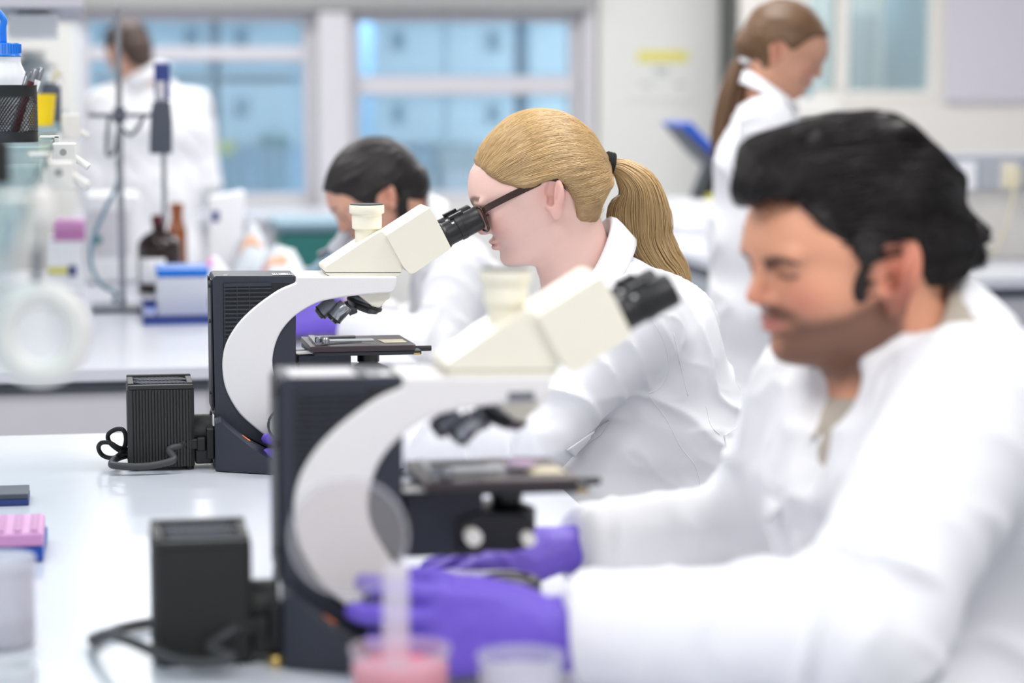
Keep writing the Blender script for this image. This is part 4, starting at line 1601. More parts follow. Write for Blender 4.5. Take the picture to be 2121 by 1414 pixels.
def collar(name, parent, base, axis, back, r0, height, drop, m='coat_white', front=0.55, fall=.02, lean=.0, n=40, label=None, thick=.0035, wide=1.0, ypow=1.2, leaf=1.0):
    """turned-down collar running round the neck; open at the front by the angle front (rad)"""
    base = np.array(base, float)
    ax = norm(axis)
    bk = np.array(back, float)
    bk = norm(bk - ax * (bk @ ax))
    sd = np.cross(ax, bk)
    rows = []
    for prof in ((1.0, 0.0), (1.02, .5), (1.06, .92), (1.12, 1.0), (1.22, .92), (1.36, .6), (1.50, .22), (1.60, -.02)):
        row = []
        for i in range(n + 1):
            th = -(math.pi - front) + 2 * (math.pi - front) * i / n
            fz = (1 - math.cos(th)) / 2               # 0 at the back, 1 at the front
            dn = -drop * fz ** ypow
            rr = r0 * (1 + (prof[0] - 1) * leaf) * (1 + lean * fz)
            if prof[1] < .9 and prof[0] > 1.1:
                rr += fall * fz * (prof[0] - 1.1)
            hh = height * prof[1] * (1 - .25 * fz)
            p = base + ax * (dn + hh) + bk * rr * math.cos(th) + sd * rr * wide * math.sin(th)
            row.append(p)
        rows.append(row)
    mb = MB().sheet(rows)
    return obj(name, mb, m, parent, solid=thick, smooth=180, label=label)


# ------------------------------------------------------------------ people
def LP(H, px, py, off=0.0):
    """local side-view coordinates (x,z) of a photo pixel on the head's middle plane"""
    r = np.array(ray(px, py))
    e = np.array(EYE)
    l = H['M'][:, 1]
    t = ((H['c'] + l * off * H['s'] - e) @ l) / (r @ l)
    L = to_local(H, (e + r * t)[None, :])[0]
    return (L[0], L[2])


def A3(v):
    return np.array((v[0], v[1], v[2]), float)


def body_mesh(label, H, neck, J, skin, lip, brow, beard=None, hf=.003, jaw=1.0, wrists=(), base=None, neck_r=(.052, .055), brow_w=1.0, brow_dz=0.0, earp=(1, 0, 0)):
    """head, neck, trunk, arms and legs grown as one surface"""
    pts = [A3(p) for (a, b, *_r) in J['torso'] for p in (a, b)] + [A3(p) for l in J['arms'] for p in l[0]] + [A3(p) for l in J['legs'] for p in l[0]] + [H['c']]
    lo, hi = np.min(pts, 0) - .16, np.max(pts, 0) + .16
    hi[2] = max(hi[2], H['c'][2] + .17)
    lo[2] = max(lo[2], 0.0) - .0
    s = H['s']
    c = H['c']
    fx = [(c[i] - .135 * s, c[i] + .135 * s) for i in range(3)]
    hc = .012
    F = Field(*[axis_coords(lo[i], hi[i], hc, fx[i], hf) for i in range(3)], far=.08)
    torso_fields(F, J, -.004, J['lat'])
    for (p, r) in J['arms']:
        limb(F, p, [r[0] * .9, r[1] * .85, r[2] * .74], -.003, .03)
    for (w, d) in wrists:
        F.cone(w, A3(w) + norm(d) * .075, .017, .012, .01)
    for (p, r) in J['legs']:
        limb(F, p, r, -.004, .03)
    nb = hl(H, (-.018, 0, -.030))
    F.cone(nb, neck, neck_r[0] * s, neck_r[1] * s, .022)
    F.cone(hl(H, (.005, 0, -.055)), A3(neck) + (hl(H, (.03, 0, 0)) - c), .034 * s, .040 * s, .03)
    add_head(F, H, jaw, 1.0 if beard is None else 1.05, earp=earp)
    V, Q_ = F.mesh()
    V, Q_ = keep_largest(V, Q_)
    V = smooth_verts(V, Q_, 1, .35)
    tint = face_tint(V, H, skin, lip, brow, beard, brow_w=brow_w, brow_dz=brow_dz)
    L = to_local(H, V)
    far = (np.linalg.norm(L, axis=1) > .2)
    o = mesh_obj('person', V, Q_, 'skin', None, origin=base, tint=tint)
    tag(o, label, 'person')
    return o


def coat_mesh(person, J, neck_cut, hem, h=.005, g=.016, seed=0, amp=1.0, extra=None, vcut=None, cuffs=(), name='coat', m='coat_white', sleeves=True):
    pts = [A3(p) for (a, b, *_r) in J['torso'] for p in (a, b)]
    if sleeves:
        pts += [A3(p) for l in J['arms'] for p in l[0]]
    pts += [A3(p) for (a, b, *_r) in hem for p in (a, b)]
    lo, hi = np.min(pts, 0) - .2, np.max(pts, 0) + .2
    F = Field(*[np.arange(lo[i], hi[i], h) for i in range(3)], far=.09)
    torso_fields(F, J, g, J['lat'], .06)
    for (a, b, ra, rb, sq) in hem:
        F.cone(a, b, ra, rb, .05, sq=sq)
    if sleeves:
        for (p, r) in J['arms']:
            limb(F, p, r, g, .035)
    if extra:
        extra(F)
    for (a, d, r) in cuffs:
        a = A3(a)
        d = norm(d)

        def flat(X, Y, Z, a=a, d=d, r=r):
            x, y, z = X - a[0], Y - a[1], Z - a[2]
            ax = x * d[0] + y * d[1] + z * d[2]
            rad = np.sqrt(np.maximum(x * x + y * y + z * z - ax * ax, 0))
            return np.maximum(-ax, np.maximum(rad - r * 1.7, ax - .16))
        F.apply(flat, a - .16, a + .16, .006, 's')
    if neck_cut:
        a, b, ra, rb = neck_cut
        F.cone(a, b, ra, rb, .01, 's')
    if vcut:
        for (a, b, ra, rb) in vcut:
            F.cone(a, b, ra, rb, .008, 's')
    return cloth(name, person, F, J, m, seed, amp)


def legs_of(person, J, base_z=0.0, m='dark_trouser'):
    pts = [A3(p) for l in J['legs'] for p in l[0]] + [A3(J['torso'][0][0])]
    lo, hi = np.min(pts, 0) - .15, np.max(pts, 0) + .15
    lo[2] = max(lo[2], .03)
    F = Field(*[np.arange(lo[i], hi[i], .012) for i in range(3)], far=.09)
    for (p, r) in J['legs']:
        limb(F, p, r, .012, .03)
    a, b, ra, rb, wide = J['torso'][0]
    F.cone(a, A3(a) - np.array((0, 0, .02)), ra * .85, ra * .85, .05, sq=(J['lat'], 1.2))
    V, Q_ = F.mesh()
    V, Q_ = keep_largest(V, Q_)
    mesh_obj('trousers', V, Q_, m, person)
    for (p, r) in J['legs']:
        a = A3(p[-1])
        f = J['face']
        mb = MB()
        R = Matrix((Vector((f[0], f[1], 0)), Vector((-f[1], f[0], 0)), Vector((0, 0, 1)))).transposed()
        mb.ball(Vector(a) + Vector((f[0] * .05, f[1] * .05, -a[2] + J.get('foot_z', 0.0) + .048)), (.135, .048, .047), 20, R)
        obj('shoe', mb, 'black_plastic', person, smooth=180)


def stool(c, top, label):
    t = thing('lab_stool', label, 'stool', (c[0], c[1], 0))
    obj('seat', MB().lathe([(0, top - .06), (.17, top - .06), (.185, top - .045), (.185, top - .015), (.17, top), (0, top)], (c[0], c[1], 0), n=36), 'stool_seat', t)
    obj('column', MB().cyl((c[0], c[1], .09), (c[0], c[1], top - .061), .025), 'steel', t)
    for k in range(5):
        a = 2 * math.pi * k / 5
        obj('leg', MB().tube([(c[0], c[1], .10), (c[0] + .26 * math.cos(a), c[1] + .26 * math.sin(a), .055)], [.022, .016], 10), 'black_plastic', t)
        obj('caster', MB().ball((c[0] + .26 * math.cos(a), c[1] + .26 * math.sin(a), .026), .025, 12), 'black_rubber', t)
    fr = [(c[0] + .2 * math.cos(k * math.pi / 12), c[1] + .2 * math.sin(k * math.pi / 12), .30) for k in range(25)]
    obj('foot_ring', MB().tube(fr, .010, 8), 'steel', t)
    return t


# ---- the blonde worker at the sharp microscope
YM = 3.60
va = ALPHA + math.atan((1137 - 1060.5) / FPX)
Hc = A3(Q(1137, 412, YM - .005))
H1 = head_frame(Hc, (-math.cos(va), math.sin(va)), math.radians(17))
neck1 = A3(Q(1216, 584, YM))
J1 = dict(lat=(0, 1, 0), face=(-1, 0), torso=[
    (A3(Q(1462, 1085, YM)), A3(Q(1392, 905, YM)), .112, .090, 1.35),
    (A3(Q(1392, 905, YM)), A3(Q(1328, 705, YM)), .090, .088, 1.45),
    (A3(Q(1328, 705, YM)), A3(Q(1262, 602, YM)), .088, .048, 1.55)],
    arms=[([A3(Q(1322, 668, YM - .150)), A3(Q(1108, 925, YM - .185)), A3(Q(800, 934, YM - .135))], [.054, .043, .030]),
          ([A3(Q(1322, 668, YM + .150)), A3(Q(1130, 912, YM + .235)), A3(Q(815, 905, YM + .150))], [.054, .043, .030])])
pel = A3(Q(1462, 1085, YM))
J1['legs'] = [([pel + np.array((-.03, s * .09, -.02)), pel + np.array((-.42, s * .13, -.05)), np.array((pel[0] - .38, YM + s * .13, .335))], [.085, .058, .040]) for s in (-1, 1)]
J1['foot_z'] = .27
for p, r in J1['arms']:
    p[1][2] = max(p[1][2], BZ + .066)
    p[2][2] = max(p[2][2], BZ + .052)
J1['sleeves'] = [(J1['arms'][0][0], 16, .011), (J1['arms'][1][0], 16, .008)]
J1['foldir'] = (.75, .2, -.25)
w1, w1b = J1['arms'][0][0][2], J1['arms'][1][0][2]
p1 = body_mesh('person with a blonde ponytail and brown glasses looking into a microscope, in sharp focus', H1, neck1, J1,
               (0.925, 0.77, 0.725), (0.70, 0.38, 0.40), (0.36, 0.25, 0.19), None, .0021, .92, [(w1, (-1, 0, .1)), (w1b, (-1, 0, .1))], (pel[0], YM, 0), (.048, .051), 1.7)


def skirt1(F):
    F.cone(A3(Q(1230, 1010, YM - .10)), A3(Q(1330, 820, YM - .06)), .055, .06, .06)
    F.cone(A3(Q(1166, 622, YM)), A3(Q(1246, 770, YM)), .034, .064, .05, sq=((0, 1, 0), 1.9))


coat1 = coat_mesh(p1, J1, (hl(H1, (-.030, 0, -.060)), neck1 + (neck1 - hl(H1, (-.02, 0, -.06))) * .1, .056, .060),
                  [(pel + np.array((-.04, -.09, -.02)), pel + np.array((-.27, -.12, -.04)), .105, .095, None), (pel + np.array((-.04, .09, -.02)), pel + np.array((-.27, .12, -.04)), .105, .095, None)],
                  .0045, .015, 2, 1.0, skirt1, [(A3(Q(1138, 575, YM)), A3(Q(1150, 640, YM)), .020, .006)], [(w1, w1 - J1['arms'][0][0][1], .045), (w1b, w1b - J1['arms'][1][0][1], .045)])
legs_of(p1, J1)
stool(pel + np.array((.02, 0, 0)), pel[2] - .165, 'dark round lab stool under the blonde worker')


def hair_shell(name, parent, H, poly_, shells, m, h=.003, wave=0.0, wfreq=40, seed=0, label=None, grow=.17, k=.006, wstretch=None, scalp=0.0, neck=None):
    F = hair_field(H, poly_, shells, h, grow, k, scalp, neck)
    V, Q_ = F.mesh()
    V, Q_ = keep_largest(V, Q_)
    V = smooth_verts(V, Q_, 2, .4)
    if wave:
        N = vnormals(V, Q_)
        L = to_local(H, V)
        if wstretch is not None:
            L = L * np.array(wstretch)
        r = (1 - 2 * np.abs(vnoise(L, wfreq, seed))) * wave + vnoise(L, wfreq * 2.3, seed + 1) * wave * .4
        V = V + N * r[:, None]
    o = mesh_obj(name, V, Q_, m, parent, label=label)
    return o, V, Q_


def swept_strands(name, parent, V, Q_, core, tie, count, rad, m, seed=0, npts=16, lift=.0012, sag=.0, jit=.0045):
    """hairs lying on the hair volume and running from everywhere on it to the tie"""
    g = np.random.default_rng(seed)
    bvh = BVHTree.FromPolygons([Vector(v) for v in V], [tuple(int(i) for i in q) for q in Q_])
    pick = g.integers(0, len(V), count)
    lines, ok = [], []
    c = Vector(core)
    for i in pick:
        p0 = V[i]
        if np.linalg.norm(p0 - tie) < .02:
            continue
        ln = []
        lf = lift * g.uniform(.2, 1.6)
        jt = g.normal(0, jit, 3)
        tt = np.linspace(0, 1, npts)
        for t in tt:
            q = p0 * (1 - t) + tie * t + jt * math.sin(t * math.pi) - np.array((0, 0, sag * math.sin(t * math.pi)))
            d = Vector(q) - c
            d.normalize()
            hit = bvh.ray_cast(c + d * .3, -d, .3)
            if hit[0] is None:
                hp = Vector(q)
            else:
                hp = hit[0]
            e = min(1, 4 * t + .0) * lf
            pull = max(0, (t - .85) / .15)
            hp = hp.lerp(Vector(tie + jt * 1.2), pull ** 1.5)
            ln.append(np.array(hp + d * e))
        ln = np.array(ln)
        for _ in range(2):
            ln[1:-1] = (ln[:-2] + 2 * ln[1:-1] + ln[2:]) / 4
        lines.append(ln)
    o = strands(name, lines, rad * g.uniform(.6, 1.3, len(lines)), m, parent)
    return o


# ---- blonde hair, ponytail, glasses
def px_poly(H, pts, off=0.0):
    return [LP(H, a, b, off) for a, b in pts]


TIE1 = A3(Q(1256, 342, YM + .004))
hp1 = px_poly(H1, [(930, 336), (981, 336), (1005, 354), (1037, 376), (1078, 387), (1108, 384), (1124, 374), (1150, 366), (1172, 384), (1187, 409), (1193, 450), (1205, 474), (1222, 480), (1236, 462), (1249, 420), (1262, 392), (1300, 372), (1310, 120), (920, 120)])
tl = to_local(H1, TIE1[None, :])[0]
hair1, HV, HQ = hair_shell('hair', p1, H1, hp1, [((0, 0, .045), (.0935, .081, .0945)), ((.045, 0, .055), (.052, .068, .052)), ((-.045, 0, .0), (.055, .066, .06)),
                                                (tl * np.array((.72, 1, .9)), (.034, .034, .034))], 'hair_blonde_root', .0028, .0012, 70, 5, wstretch=(.35, 1, 1), scalp=.0032, label='blonde hair combed back')
swept_strands('combed_strands', hair1, HV, HQ, hl(H1, (-.005, 0, .02)), TIE1, 12500, .00036, 'hair_blonde', 3, lift=.0009, sag=.004, jit=.0022)
# ponytail
pc = [(1262, 344), (1290, 352), (1322, 388), (1326, 440), (1332, 498), (1362, 545), (1396, 578), (1424, 640)]
pwid = [12, 24, 44, 66, 62, 50, 34, 8]
cen = cr([tuple(A3(Q(a, b, YM + .01))) + (w_ / 1370, min(.033, .011 + w_ / 1370 * .6)) for (a, b), w_ in zip(pc, pwid)], 4)
cen = np.array(cen)
g_ = np.random.default_rng(5)
lines = []
rt = np.array(RT)
for i in range(5200):
    a = g_.uniform(0, 2 * math.pi)
    r = math.sqrt(g_.uniform(.12, 1))
    u0, v0 = r * math.cos(a), r * math.sin(a)
    ph = g_.uniform(0, 6.28)
    tl_ = g_.uniform(.80, 1.0)
    n = 24
    idx = np.linspace(0, (len(cen) - 1) * tl_, n)
    C = np.stack([np.interp(idx, np.arange(len(cen)), cen[:, k]) for k in range(5)], 1)
    tan = np.gradient(C[:, :3], axis=0)
    tan /= np.linalg.norm(tan, axis=1, keepdims=True)
    side = np.cross(tan, np.array((SA, CA, 0)))
    side /= np.linalg.norm(side, axis=1, keepdims=True)
    t = np.linspace(0, 1, n)
    clump = .10 * np.sin(5.2 * t + 2.6 * u0 + 1.3 * math.sin(3 * v0))
    u = u0 * (1 + .06 * np.sin(7 * t + ph)) + clump * t + .05 * t * math.sin(ph)
    L_ = C[:, :3] + side * (u * C[:, 3])[:, None] + np.array((SA, CA, 0))[None, :] * (v0 * C[:, 4] * (1 + .1 * np.sin(6 * t + ph)))[:, None]
    lines.append(L_)
pony1 = strands('ponytail', lines, .00050 * g_.uniform(.6, 1.3, len(lines)), 'hair_blonde', p1)
lines = []
for i in range(60):                     # stray hairs at the nape and crown
    k = int(g_.integers(0, len(HV)))
    p = HV[k]
    if to_local(H1, p[None, :])[0][2] > .03 and g_.uniform() < .6:
        continue
    d = norm(p - hl(H1, (0, 0, .03)))
    e = norm(TIE1 - p) * .03
    lines.append(np.array([p + e * t + d * (.004 + .006 * math.sin(t * 2.5)) * t + np.array((0, 0, -.008 * t * t)) for t in np.linspace(0, 1, 8)]))
strands('stray_hairs', lines, .0004, 'hair_blonde', hair1)
td = norm(A3(Q(1275, 346, YM)) - A3(Q(1245, 338, YM)))
tie = MB()
for k in (-1, 0, 1):
    o_ = TIE1 + td * (.003 + k * .0042)
    u = norm(np.cross(td, (0, 1, 0)))
    pts = [o_ + (u * math.cos(a) * .0185 + np.array((0, 1, 0)) * math.sin(a) * .017) for a in np.linspace(0, 2 * math.pi, 25)]
    tie.tube(pts, .0034, 8)
obj('hair_tie', tie, 'black_cloth', p1, smooth=180)

# glasses
def GL(x, y, z):
    return Vector(hl(H1, (x, y, z)))


gl = obj('glasses', MB().tube([GL(.1135, .010, .016), GL(.116, .004, .019), GL(.116, -.004, .019), GL(.1135, -.010, .016)], .0022, 10, 4), 'tortoise', p1, smooth=180, label='dark brown framed glasses')
for sd in (-1, 1):
    rim = [(.009, .018), (.022, .0215), (.042, .0215), (.057, .018), (.060, .006), (.055, -.010), (.044, -.0165), (.026, -.0165), (.013, -.010), (.008, .004)]
    def rp(y, z):
        return GL(.1125 - max(0, (y - .008)) * .29 + z * .10, sd * y, z)
    pts = [Vector(p) for p in cr([tuple(rp(y, z)) for y, z in rim], 4, True)]
    pts.append(pts[0])
    obj('rim', MB().tube(pts, .0021, 8, caps=False), 'tortoise', gl, smooth=180)
    m = MB()
    m.v = [tuple(p) for p in pts[:-1]]
    m.f = [tuple(range(len(m.v)))]
    obj('lens', m, 'lens_clear', gl, solid=.0012)
    a = rp(.0595, .014)
    tm = [a, GL(.0925, sd * .0665, .0170), GL(.082, sd * .0705, .0195), GL(.05, sd * .0765, .0255), GL(.01, sd * .0795, .0315), GL(-.006, sd * .0785, .0335), GL(-.022, sd * .078, .026), GL(-.030, sd * .076, .010)]
    rows = []
    q = cr([tuple(p) for p in tm], 5)
    for i, p in enumerate(q):
        hh = .0052 if i < 22 else .0035
        up_ = H1['M'][:, 2]
        lt = H1['M'][:, 1] * .0016
        rows.append([tuple(p + up_ * hh - lt), tuple(p + up_ * hh + lt), tuple(p - up_ * hh + lt), tuple(p - up_ * hh - lt), tuple(p + up_ * hh - lt)])
    obj('temple', MB().sheet(rows), 'tortoise', gl, bevel=.0008, seg=2)

# collar, shirt and gloves
nax = hl(H1, (-.018, 0, -.03)) - neck1
collar('collar', p1, neck1 + norm(nax) * .052, norm(nax) + np.array((0.10, 0, 0)), (1, 0, 0), .056, .036, .125, front=.26, fall=.05, thick=.004, ypow=1.0, lean=.12)
Fs = Field(np.arange(neck1[0] - .2, neck1[0] + .15, .006), np.arange(YM - .14, YM + .14, .006), np.arange(neck1[2] - .28, neck1[2] + .05, .006))
Fs.cone(J1['torso'][2][0], J1['torso'][2][1], .082, .05, .02, sq=((0, 1, 0), 1.4))
Fs.cone(neck1, neck1 + norm(nax) * .012, .057, .056, .02)
Fs.cone(neck1 + norm(nax) * .0, neck1 + norm(nax) * .2, .052, .052, .004, 's')
V, Q_ = Fs.mesh()
V, Q_ = keep_largest(V, Q_)
mesh_obj('shirt', smooth_verts(V, Q_), Q_, 'burgundy', p1)
make_glove('glove', p1, w1 + np.array((-.022, 0, .004)), (-1, .02, -.25), (-.1, -1, .12), (0, 0.1, 1), [(.35, .5, .4), (.4, .55, .45), (.45, .6, .5), (.5, .6, .5)], (.25, .5), 1.0, .05, back=w1 * 0 + (J1['arms'][0][0][1] - w1))
make_glove('glove', p1, w1b + np.array((-.022, 0, .004)), (-1, -.05, -.2), (-.1, 1, .2), (0, -.1, 1), [(.35, .5, .4), (.4, .55, .45), (.45, .6, .5), (.5, .6, .5)], (.25, .5), 1.0, .05, back=J1['arms'][1][0][1] - w1b)

# ---- the bearded worker at the near microscope
Y2 = 2.40
f2 = norm((-.975, -.222, 0))
ear2 = A3(Q(1872, 572, 2.315))
lt2 = np.array((-f2[1], f2[0], 0))
S2 = 1.075
H2 = head_frame(ear2 - lt2 * .081 * S2, f2, math.radians(4), 0.0, S2)
tf2 = norm((-.93, -.37, 0))
tl2 = np.array((-tf2[1], tf2[0], 0))
neck2 = A3(Q(1868, 745, 2.40))
ch2 = A3(Q(1885, 960, 2.40))
be2 = A3(Q(1935, 1220, 2.41))
pe2 = A3(Q(1975, 1470, 2.42))
shL, shR = A3(Q(2022, 842, 2.235)), A3(Q(1702, 838, 2.545))
elL, elR = A3(Q(1790, 1302, 2.09)), A3(Q(1575, 1120, 2.63))
wrL, wrR = A3(Q(1196, 1340, 2.195)), A3(Q(1192, 1182, 2.565))
wrL[2] = max(wrL[2], BZ + .058)
wrR[2] = max(wrR[2], BZ + .062)
J2 = dict(lat=tl2, face=tf2[:2], torso=[(pe2, be2, .135, .118, 1.25), (be2, ch2, .118, .112, 1.35), (ch2, A3(Q(1872, 800, 2.40)), .112, .062, 1.62)],
          arms=[([shL, elL, wrL], [.066, .053, .036]), ([shR, elR, wrR], [.066, .053, .034])])
J2['legs'] = [([pe2 + tl2 * s * .10 + np.array((0, 0, -.02)), pe2 + tf2 * .43 + tl2 * s * .14 + np.array((0, 0, -.04)), np.array((pe2[0], pe2[1], 0)) + tf2 * .38 + tl2 * s * .14 + np.array((0, 0, .335))], [.095, .065, .045]) for s in (1, -1)]
J2['foot_z'] = .27
J2['sleeves'] = [([shL, elL, wrL], 13, .013), ([shR, elR, wrR], 13, .011)]
J2['foldir'] = (.55, .1, -.7)
p2 = body_mesh('person with short dark hair and a stubble beard in a white coat, nearest the camera', H2, neck2, J2,
               (0.885, 0.635, 0.51), (0.77, 0.45, 0.42), (0.13, 0.09, 0.08), (0.17, 0.12, 0.11), .0032, 1.08,
               [(wrL, (-1, .12, .03)), (wrR, (-1, -.02, -.02))], (pe2[0], pe2[1], 0), (.058, .064), 1.6, -.012, (1.28, .012, -.002))
cut2 = (neck2 - (hl(H2, (-.018, 0, -.05)) - neck2) * .25, hl(H2, (-.03, 0, -.05)), .066, .070)
fr2 = A3(Q(1690, 800, 2.33))
coat2 = coat_mesh(p2, J2, cut2, [(pe2 + tl2 * s * .10, pe2 + tl2 * s * .13 + tf2 * .28, .115, .10, None) for s in (1, -1)],
                  .0062, .017, 9, 1.15, None, [(neck2 + tf2 * .105 + np.array((0, 0, -.02)), ch2 + tf2 * .150 + np.array((0, 0, -.03)), .042, .012)],
                  [(wrL, wrL - elL, .055), (wrR, wrR - elR, .05)])
legs_of(p2, J2)
stool(pe2 + np.array((0.02, 0, 0)), pe2[2] - .185, 'dark round lab stool under the bearded worker')
# beige shirt with its own collar
nx2 = norm(hl(H2, (-.018, 0, -.03)) - neck2)
Fs = Field(*[np.arange(neck2[i] - .22, neck2[i] + .16, .006) for i in range(3)])
Fs.cone(ch2 + np.array((0, 0, -.05)), J2['torso'][2][1], .114, .066, .02, sq=(tl2, 1.5))
Fs.cone(ch2 + np.array((0, 0, -.05)), ch2, .116, .116, .02, sq=(tl2, 1.3))
Fs.cone(neck2, neck2 + nx2 * .02, .072, .068, .02)
Fs.cone(neck2 + nx2 * .0, neck2 + nx2 * .2, .063, .063, .004, 's')
V, Q_ = Fs.mesh()
V, Q_ = keep_largest(V, Q_)
sh2 = mesh_obj('shirt', smooth_verts(V, Q_), Q_, 'beige_shirt', p2)
collar('shirt_collar', sh2, neck2 + nx2 * .040, nx2 + np.array((.10, .03, 0)), -tf2, .066, .030, .085, 'beige_shirt', front=.22, fall=.02, thick=.004, ypow=1.1, lean=.05)
collar('collar', p2, neck2 + nx2 * .030, nx2 + np.array((.16, .05, 0)), -tf2, .074, .054, .160, front=.42, fall=.09, thick=.005, ypow=1.15, lean=.16)
# lapels lying on the chest
for sgn in (1, -1):
    a = neck2 + tf2 * .075 + tl2 * sgn * .058 + np.array((0, 0, -.015))
    rows = []
    for t in np.linspace(0, 1, 9):
        c_ = ch2 + tf2 * (.080 + .055 * t + .006 * math.sin(t * 3.1)) + tl2 * sgn * (.060 - .048 * t) + np.array((0, 0, .10 - .20 * t))
        wv = .062 * math.sin(math.pi * min(1, .25 + .75 * (1 - t))) * (1 - t * .55) + .002
        rows.append([tuple(c_ + tl2 * sgn * wv * u + tf2 * (.012 * math.sin(u * 3.0) - .030 * u * (.4 + u))) for u in np.linspace(-.15, 1, 7)])
    obj('lapel', MB().sheet(rows), 'coat_white', coat2, solid=.004, smooth=180)
hair_poly2 = [LP(H2, a_, b_, o_) for a_, b_, o_ in [(1430, 420, 0), (1512, 424, 0), (1556, 428, .02), (1600, 424, .035), (1645, 418, .05), (1690, 462, .058), (1745, 512, .066), (1772, 556, .072), (1783, 626, .076),
              (1800, 628, .078), (1806, 560, .08), (1822, 514, .08), (1872, 494, .08), (1906, 516, .08), (1912, 580, .08), (1940, 606, .07), (1964, 596, .05), (1988, 540, .03), (2004, 480, .0), (2000, 430, 0), (2080, 380, .0), (2120, 150, 0), (1430, 150, 0)]]
hair2, HV2, HQ2 = hair_shell('hair', p2, H2, hair_poly2, [((-.004, 0, .048), (.107, .0855, .099)), ((.070, .004, .100), (.046, .055, .036)), ((.098, .010, .094), (.028, .046, .024)),
                                                          ((.030, -.02, .122), (.05, .05, .026)), ((-.078, 0, .0), (.040, .066, .050)), ((-.098, .03, .026), (.022, .04, .024)),
                                                          ((.108, .030, .086), (.018, .020, .018)), ((.104, .002, .104), (.019, .020, .019)), ((.088, -.02, .120), (.020, .022, .018)), ((.060, .02, .136), (.022, .022, .014)),
                                                          ((.118, .012, .082), (.014, .024, .014)), ((-.02, .03, .135), (.03, .03, .018))],
                             'hair_black', .0036, .0075, 34, 21, wstretch=(.55, .9, 1.0), scalp=.0085, neck=neck2, label='thick wavy black hair swept back')
g_ = np.random.default_rng(8)
tie2 = hl(H2, (-.13, .0, .0))
swept_strands('wavy_strands', hair2, HV2, HQ2, hl(H2, (-.01, 0, .03)), tie2, 4200, .0008, 'hair_black', 4, lift=.004, sag=-.01)
# gloves
cl = [(.30, .45, .35), (.35, .50, .40), (.42, .55, .45), (.48, .55, .45)]
make_glove('glove', p2, wrL + norm(wrL - elL) * .030, (-1, .12, .03), (-.08, -1, .16), (.05, 0.15, 1), cl, (.22, .35), 1.15, .020, back=elL - wrL)
make_glove('glove', p2, wrR + norm(wrR - elR) * .030, (-1, -.02, -.02), (-.15, -.25, 1), (.1, -1, -.2), [(.35, .5, .4), (.35, .5, .4), (.4, .5, .4), (.45, .5, .4)], (.30, .25), 1.06, .045, back=elR - wrR)

# ---- the dark-haired worker on the second bench
Y3 = 5.30
f3 = norm((-.97, .02, 0))
ear3 = A3(Q(800, 412, Y3 - .09))
lt3 = np.array((-f3[1], f3[0], 0))
H3 = head_frame(ear3 - lt3 * .078, f3, math.radians(30), 0.0, 1.0)
neck3 = A3(Q(892, 500, Y3))
pe3 = A3(Q(1040, 860, Y3))
ch3 = A3(Q(962, 640, Y3))
J3 = dict(lat=(0, 1, 0), face=(-1, 0), torso=[(pe3, A3(Q(1005, 760, Y3)), .115, .095, 1.3), (A3(Q(1005, 760, Y3)), ch3, .095, .092, 1.4), (ch3, A3(Q(908, 520, Y3)), .092, .05, 1.6)],
          arms=[([A3(Q(955, 570, Y3 - .16)), A3(Q(912, 735, Y3 - .24)), A3(Q(712, 662, Y3 - .15))], [.056, .046, .032]),
                ([A3(Q(955, 555, Y3 + .16)), A3(Q(880, 700, Y3 + .24)), A3(Q(712, 650, Y3 + .15))], [.056, .046, .032])])
J3['legs'] = [([pe3 + np.array((-.03, s * .09, -.02)), pe3 + np.array((-.40, s * .12, -.06)), np.array((pe3[0] - .36, Y3 + s * .12, .30))], [.09, .06, .042]) for s in (-1, 1)]
J3['foot_z'] = .24
for p, r in J3['arms']:
    p[2][2] = max(p[2][2], BZ + .05)
J3['sleeves'] = [(J3['arms'][0][0], 14, .010), (J3['arms'][1][0], 14, .008)]
wA, wB = J3['arms'][0][0][2], J3['arms'][1][0][2]
p3 = body_mesh('person with black tied-back hair bent over a grey microscope on the second bench', H3, neck3, J3, (0.86, 0.66, 0.56), (0.66, 0.38, 0.36), (0.12, 0.09, 0.08), None, .0035, .95,
               [(wA, (-1, 0, 0)), (wB, (-1, 0, 0))], (pe3[0], Y3, 0), (.050, .054))
nx3 = norm(hl(H3, (-.018, 0, -.03)) - neck3)
coat_mesh(p3, J3, (hl(H3, (-.030, 0, -.060)), neck3, .056, .062), [(pe3 + np.array((-.03, s * .09, -.02)), pe3 + np.array((-.30, s * .12, -.05)), .11, .095, None) for s in (-1, 1)],
          .0065, .016, 31, 1.1, None, [(A3(Q(836, 560, Y3 - .05)), A3(Q(836, 650, Y3 - .05)), .022, .018)], [(wA, wA - J3['arms'][0][0][1], .045), (wB, wB - J3['arms'][1][0][1], .045)])
legs_of(p3, J3)
stool(pe3 + np.array((.02, 0, 0)), pe3[2] - .165, 'dark round lab stool under the black-haired worker')
collar('collar', p3, neck3 + nx3 * .04, nx3, (1, 0, .0), .060, .045, .115, front=.3, fall=.03, thick=.005, lean=.10, leaf=.75)
hair_poly3 = [LP(H3, a_, b_, .05) for a_, b_ in [(630, 398), (680, 399), (719, 407), (752, 426), (775, 434), (781, 404), (798, 388), (818, 394), (826, 430), (832, 470), (862, 472), (910, 440), (930, 240), (630, 240)]]
hair3, V3, Q3 = hair_shell('hair', p3, H3, hair_poly3, [((-.002, 0, .046), (.100, .080, .093)), ((.05, 0, .06), (.05, .066, .05)), ((-.070, 0, .0), (.045, .055, .05))], 'hair_black', .0045, .002, 60, 41, wstretch=(.3, 1, 1), scalp=.007, label='black hair tied in a low bun')
bn = A3(Q(850, 388, Y3))
mb = MB()
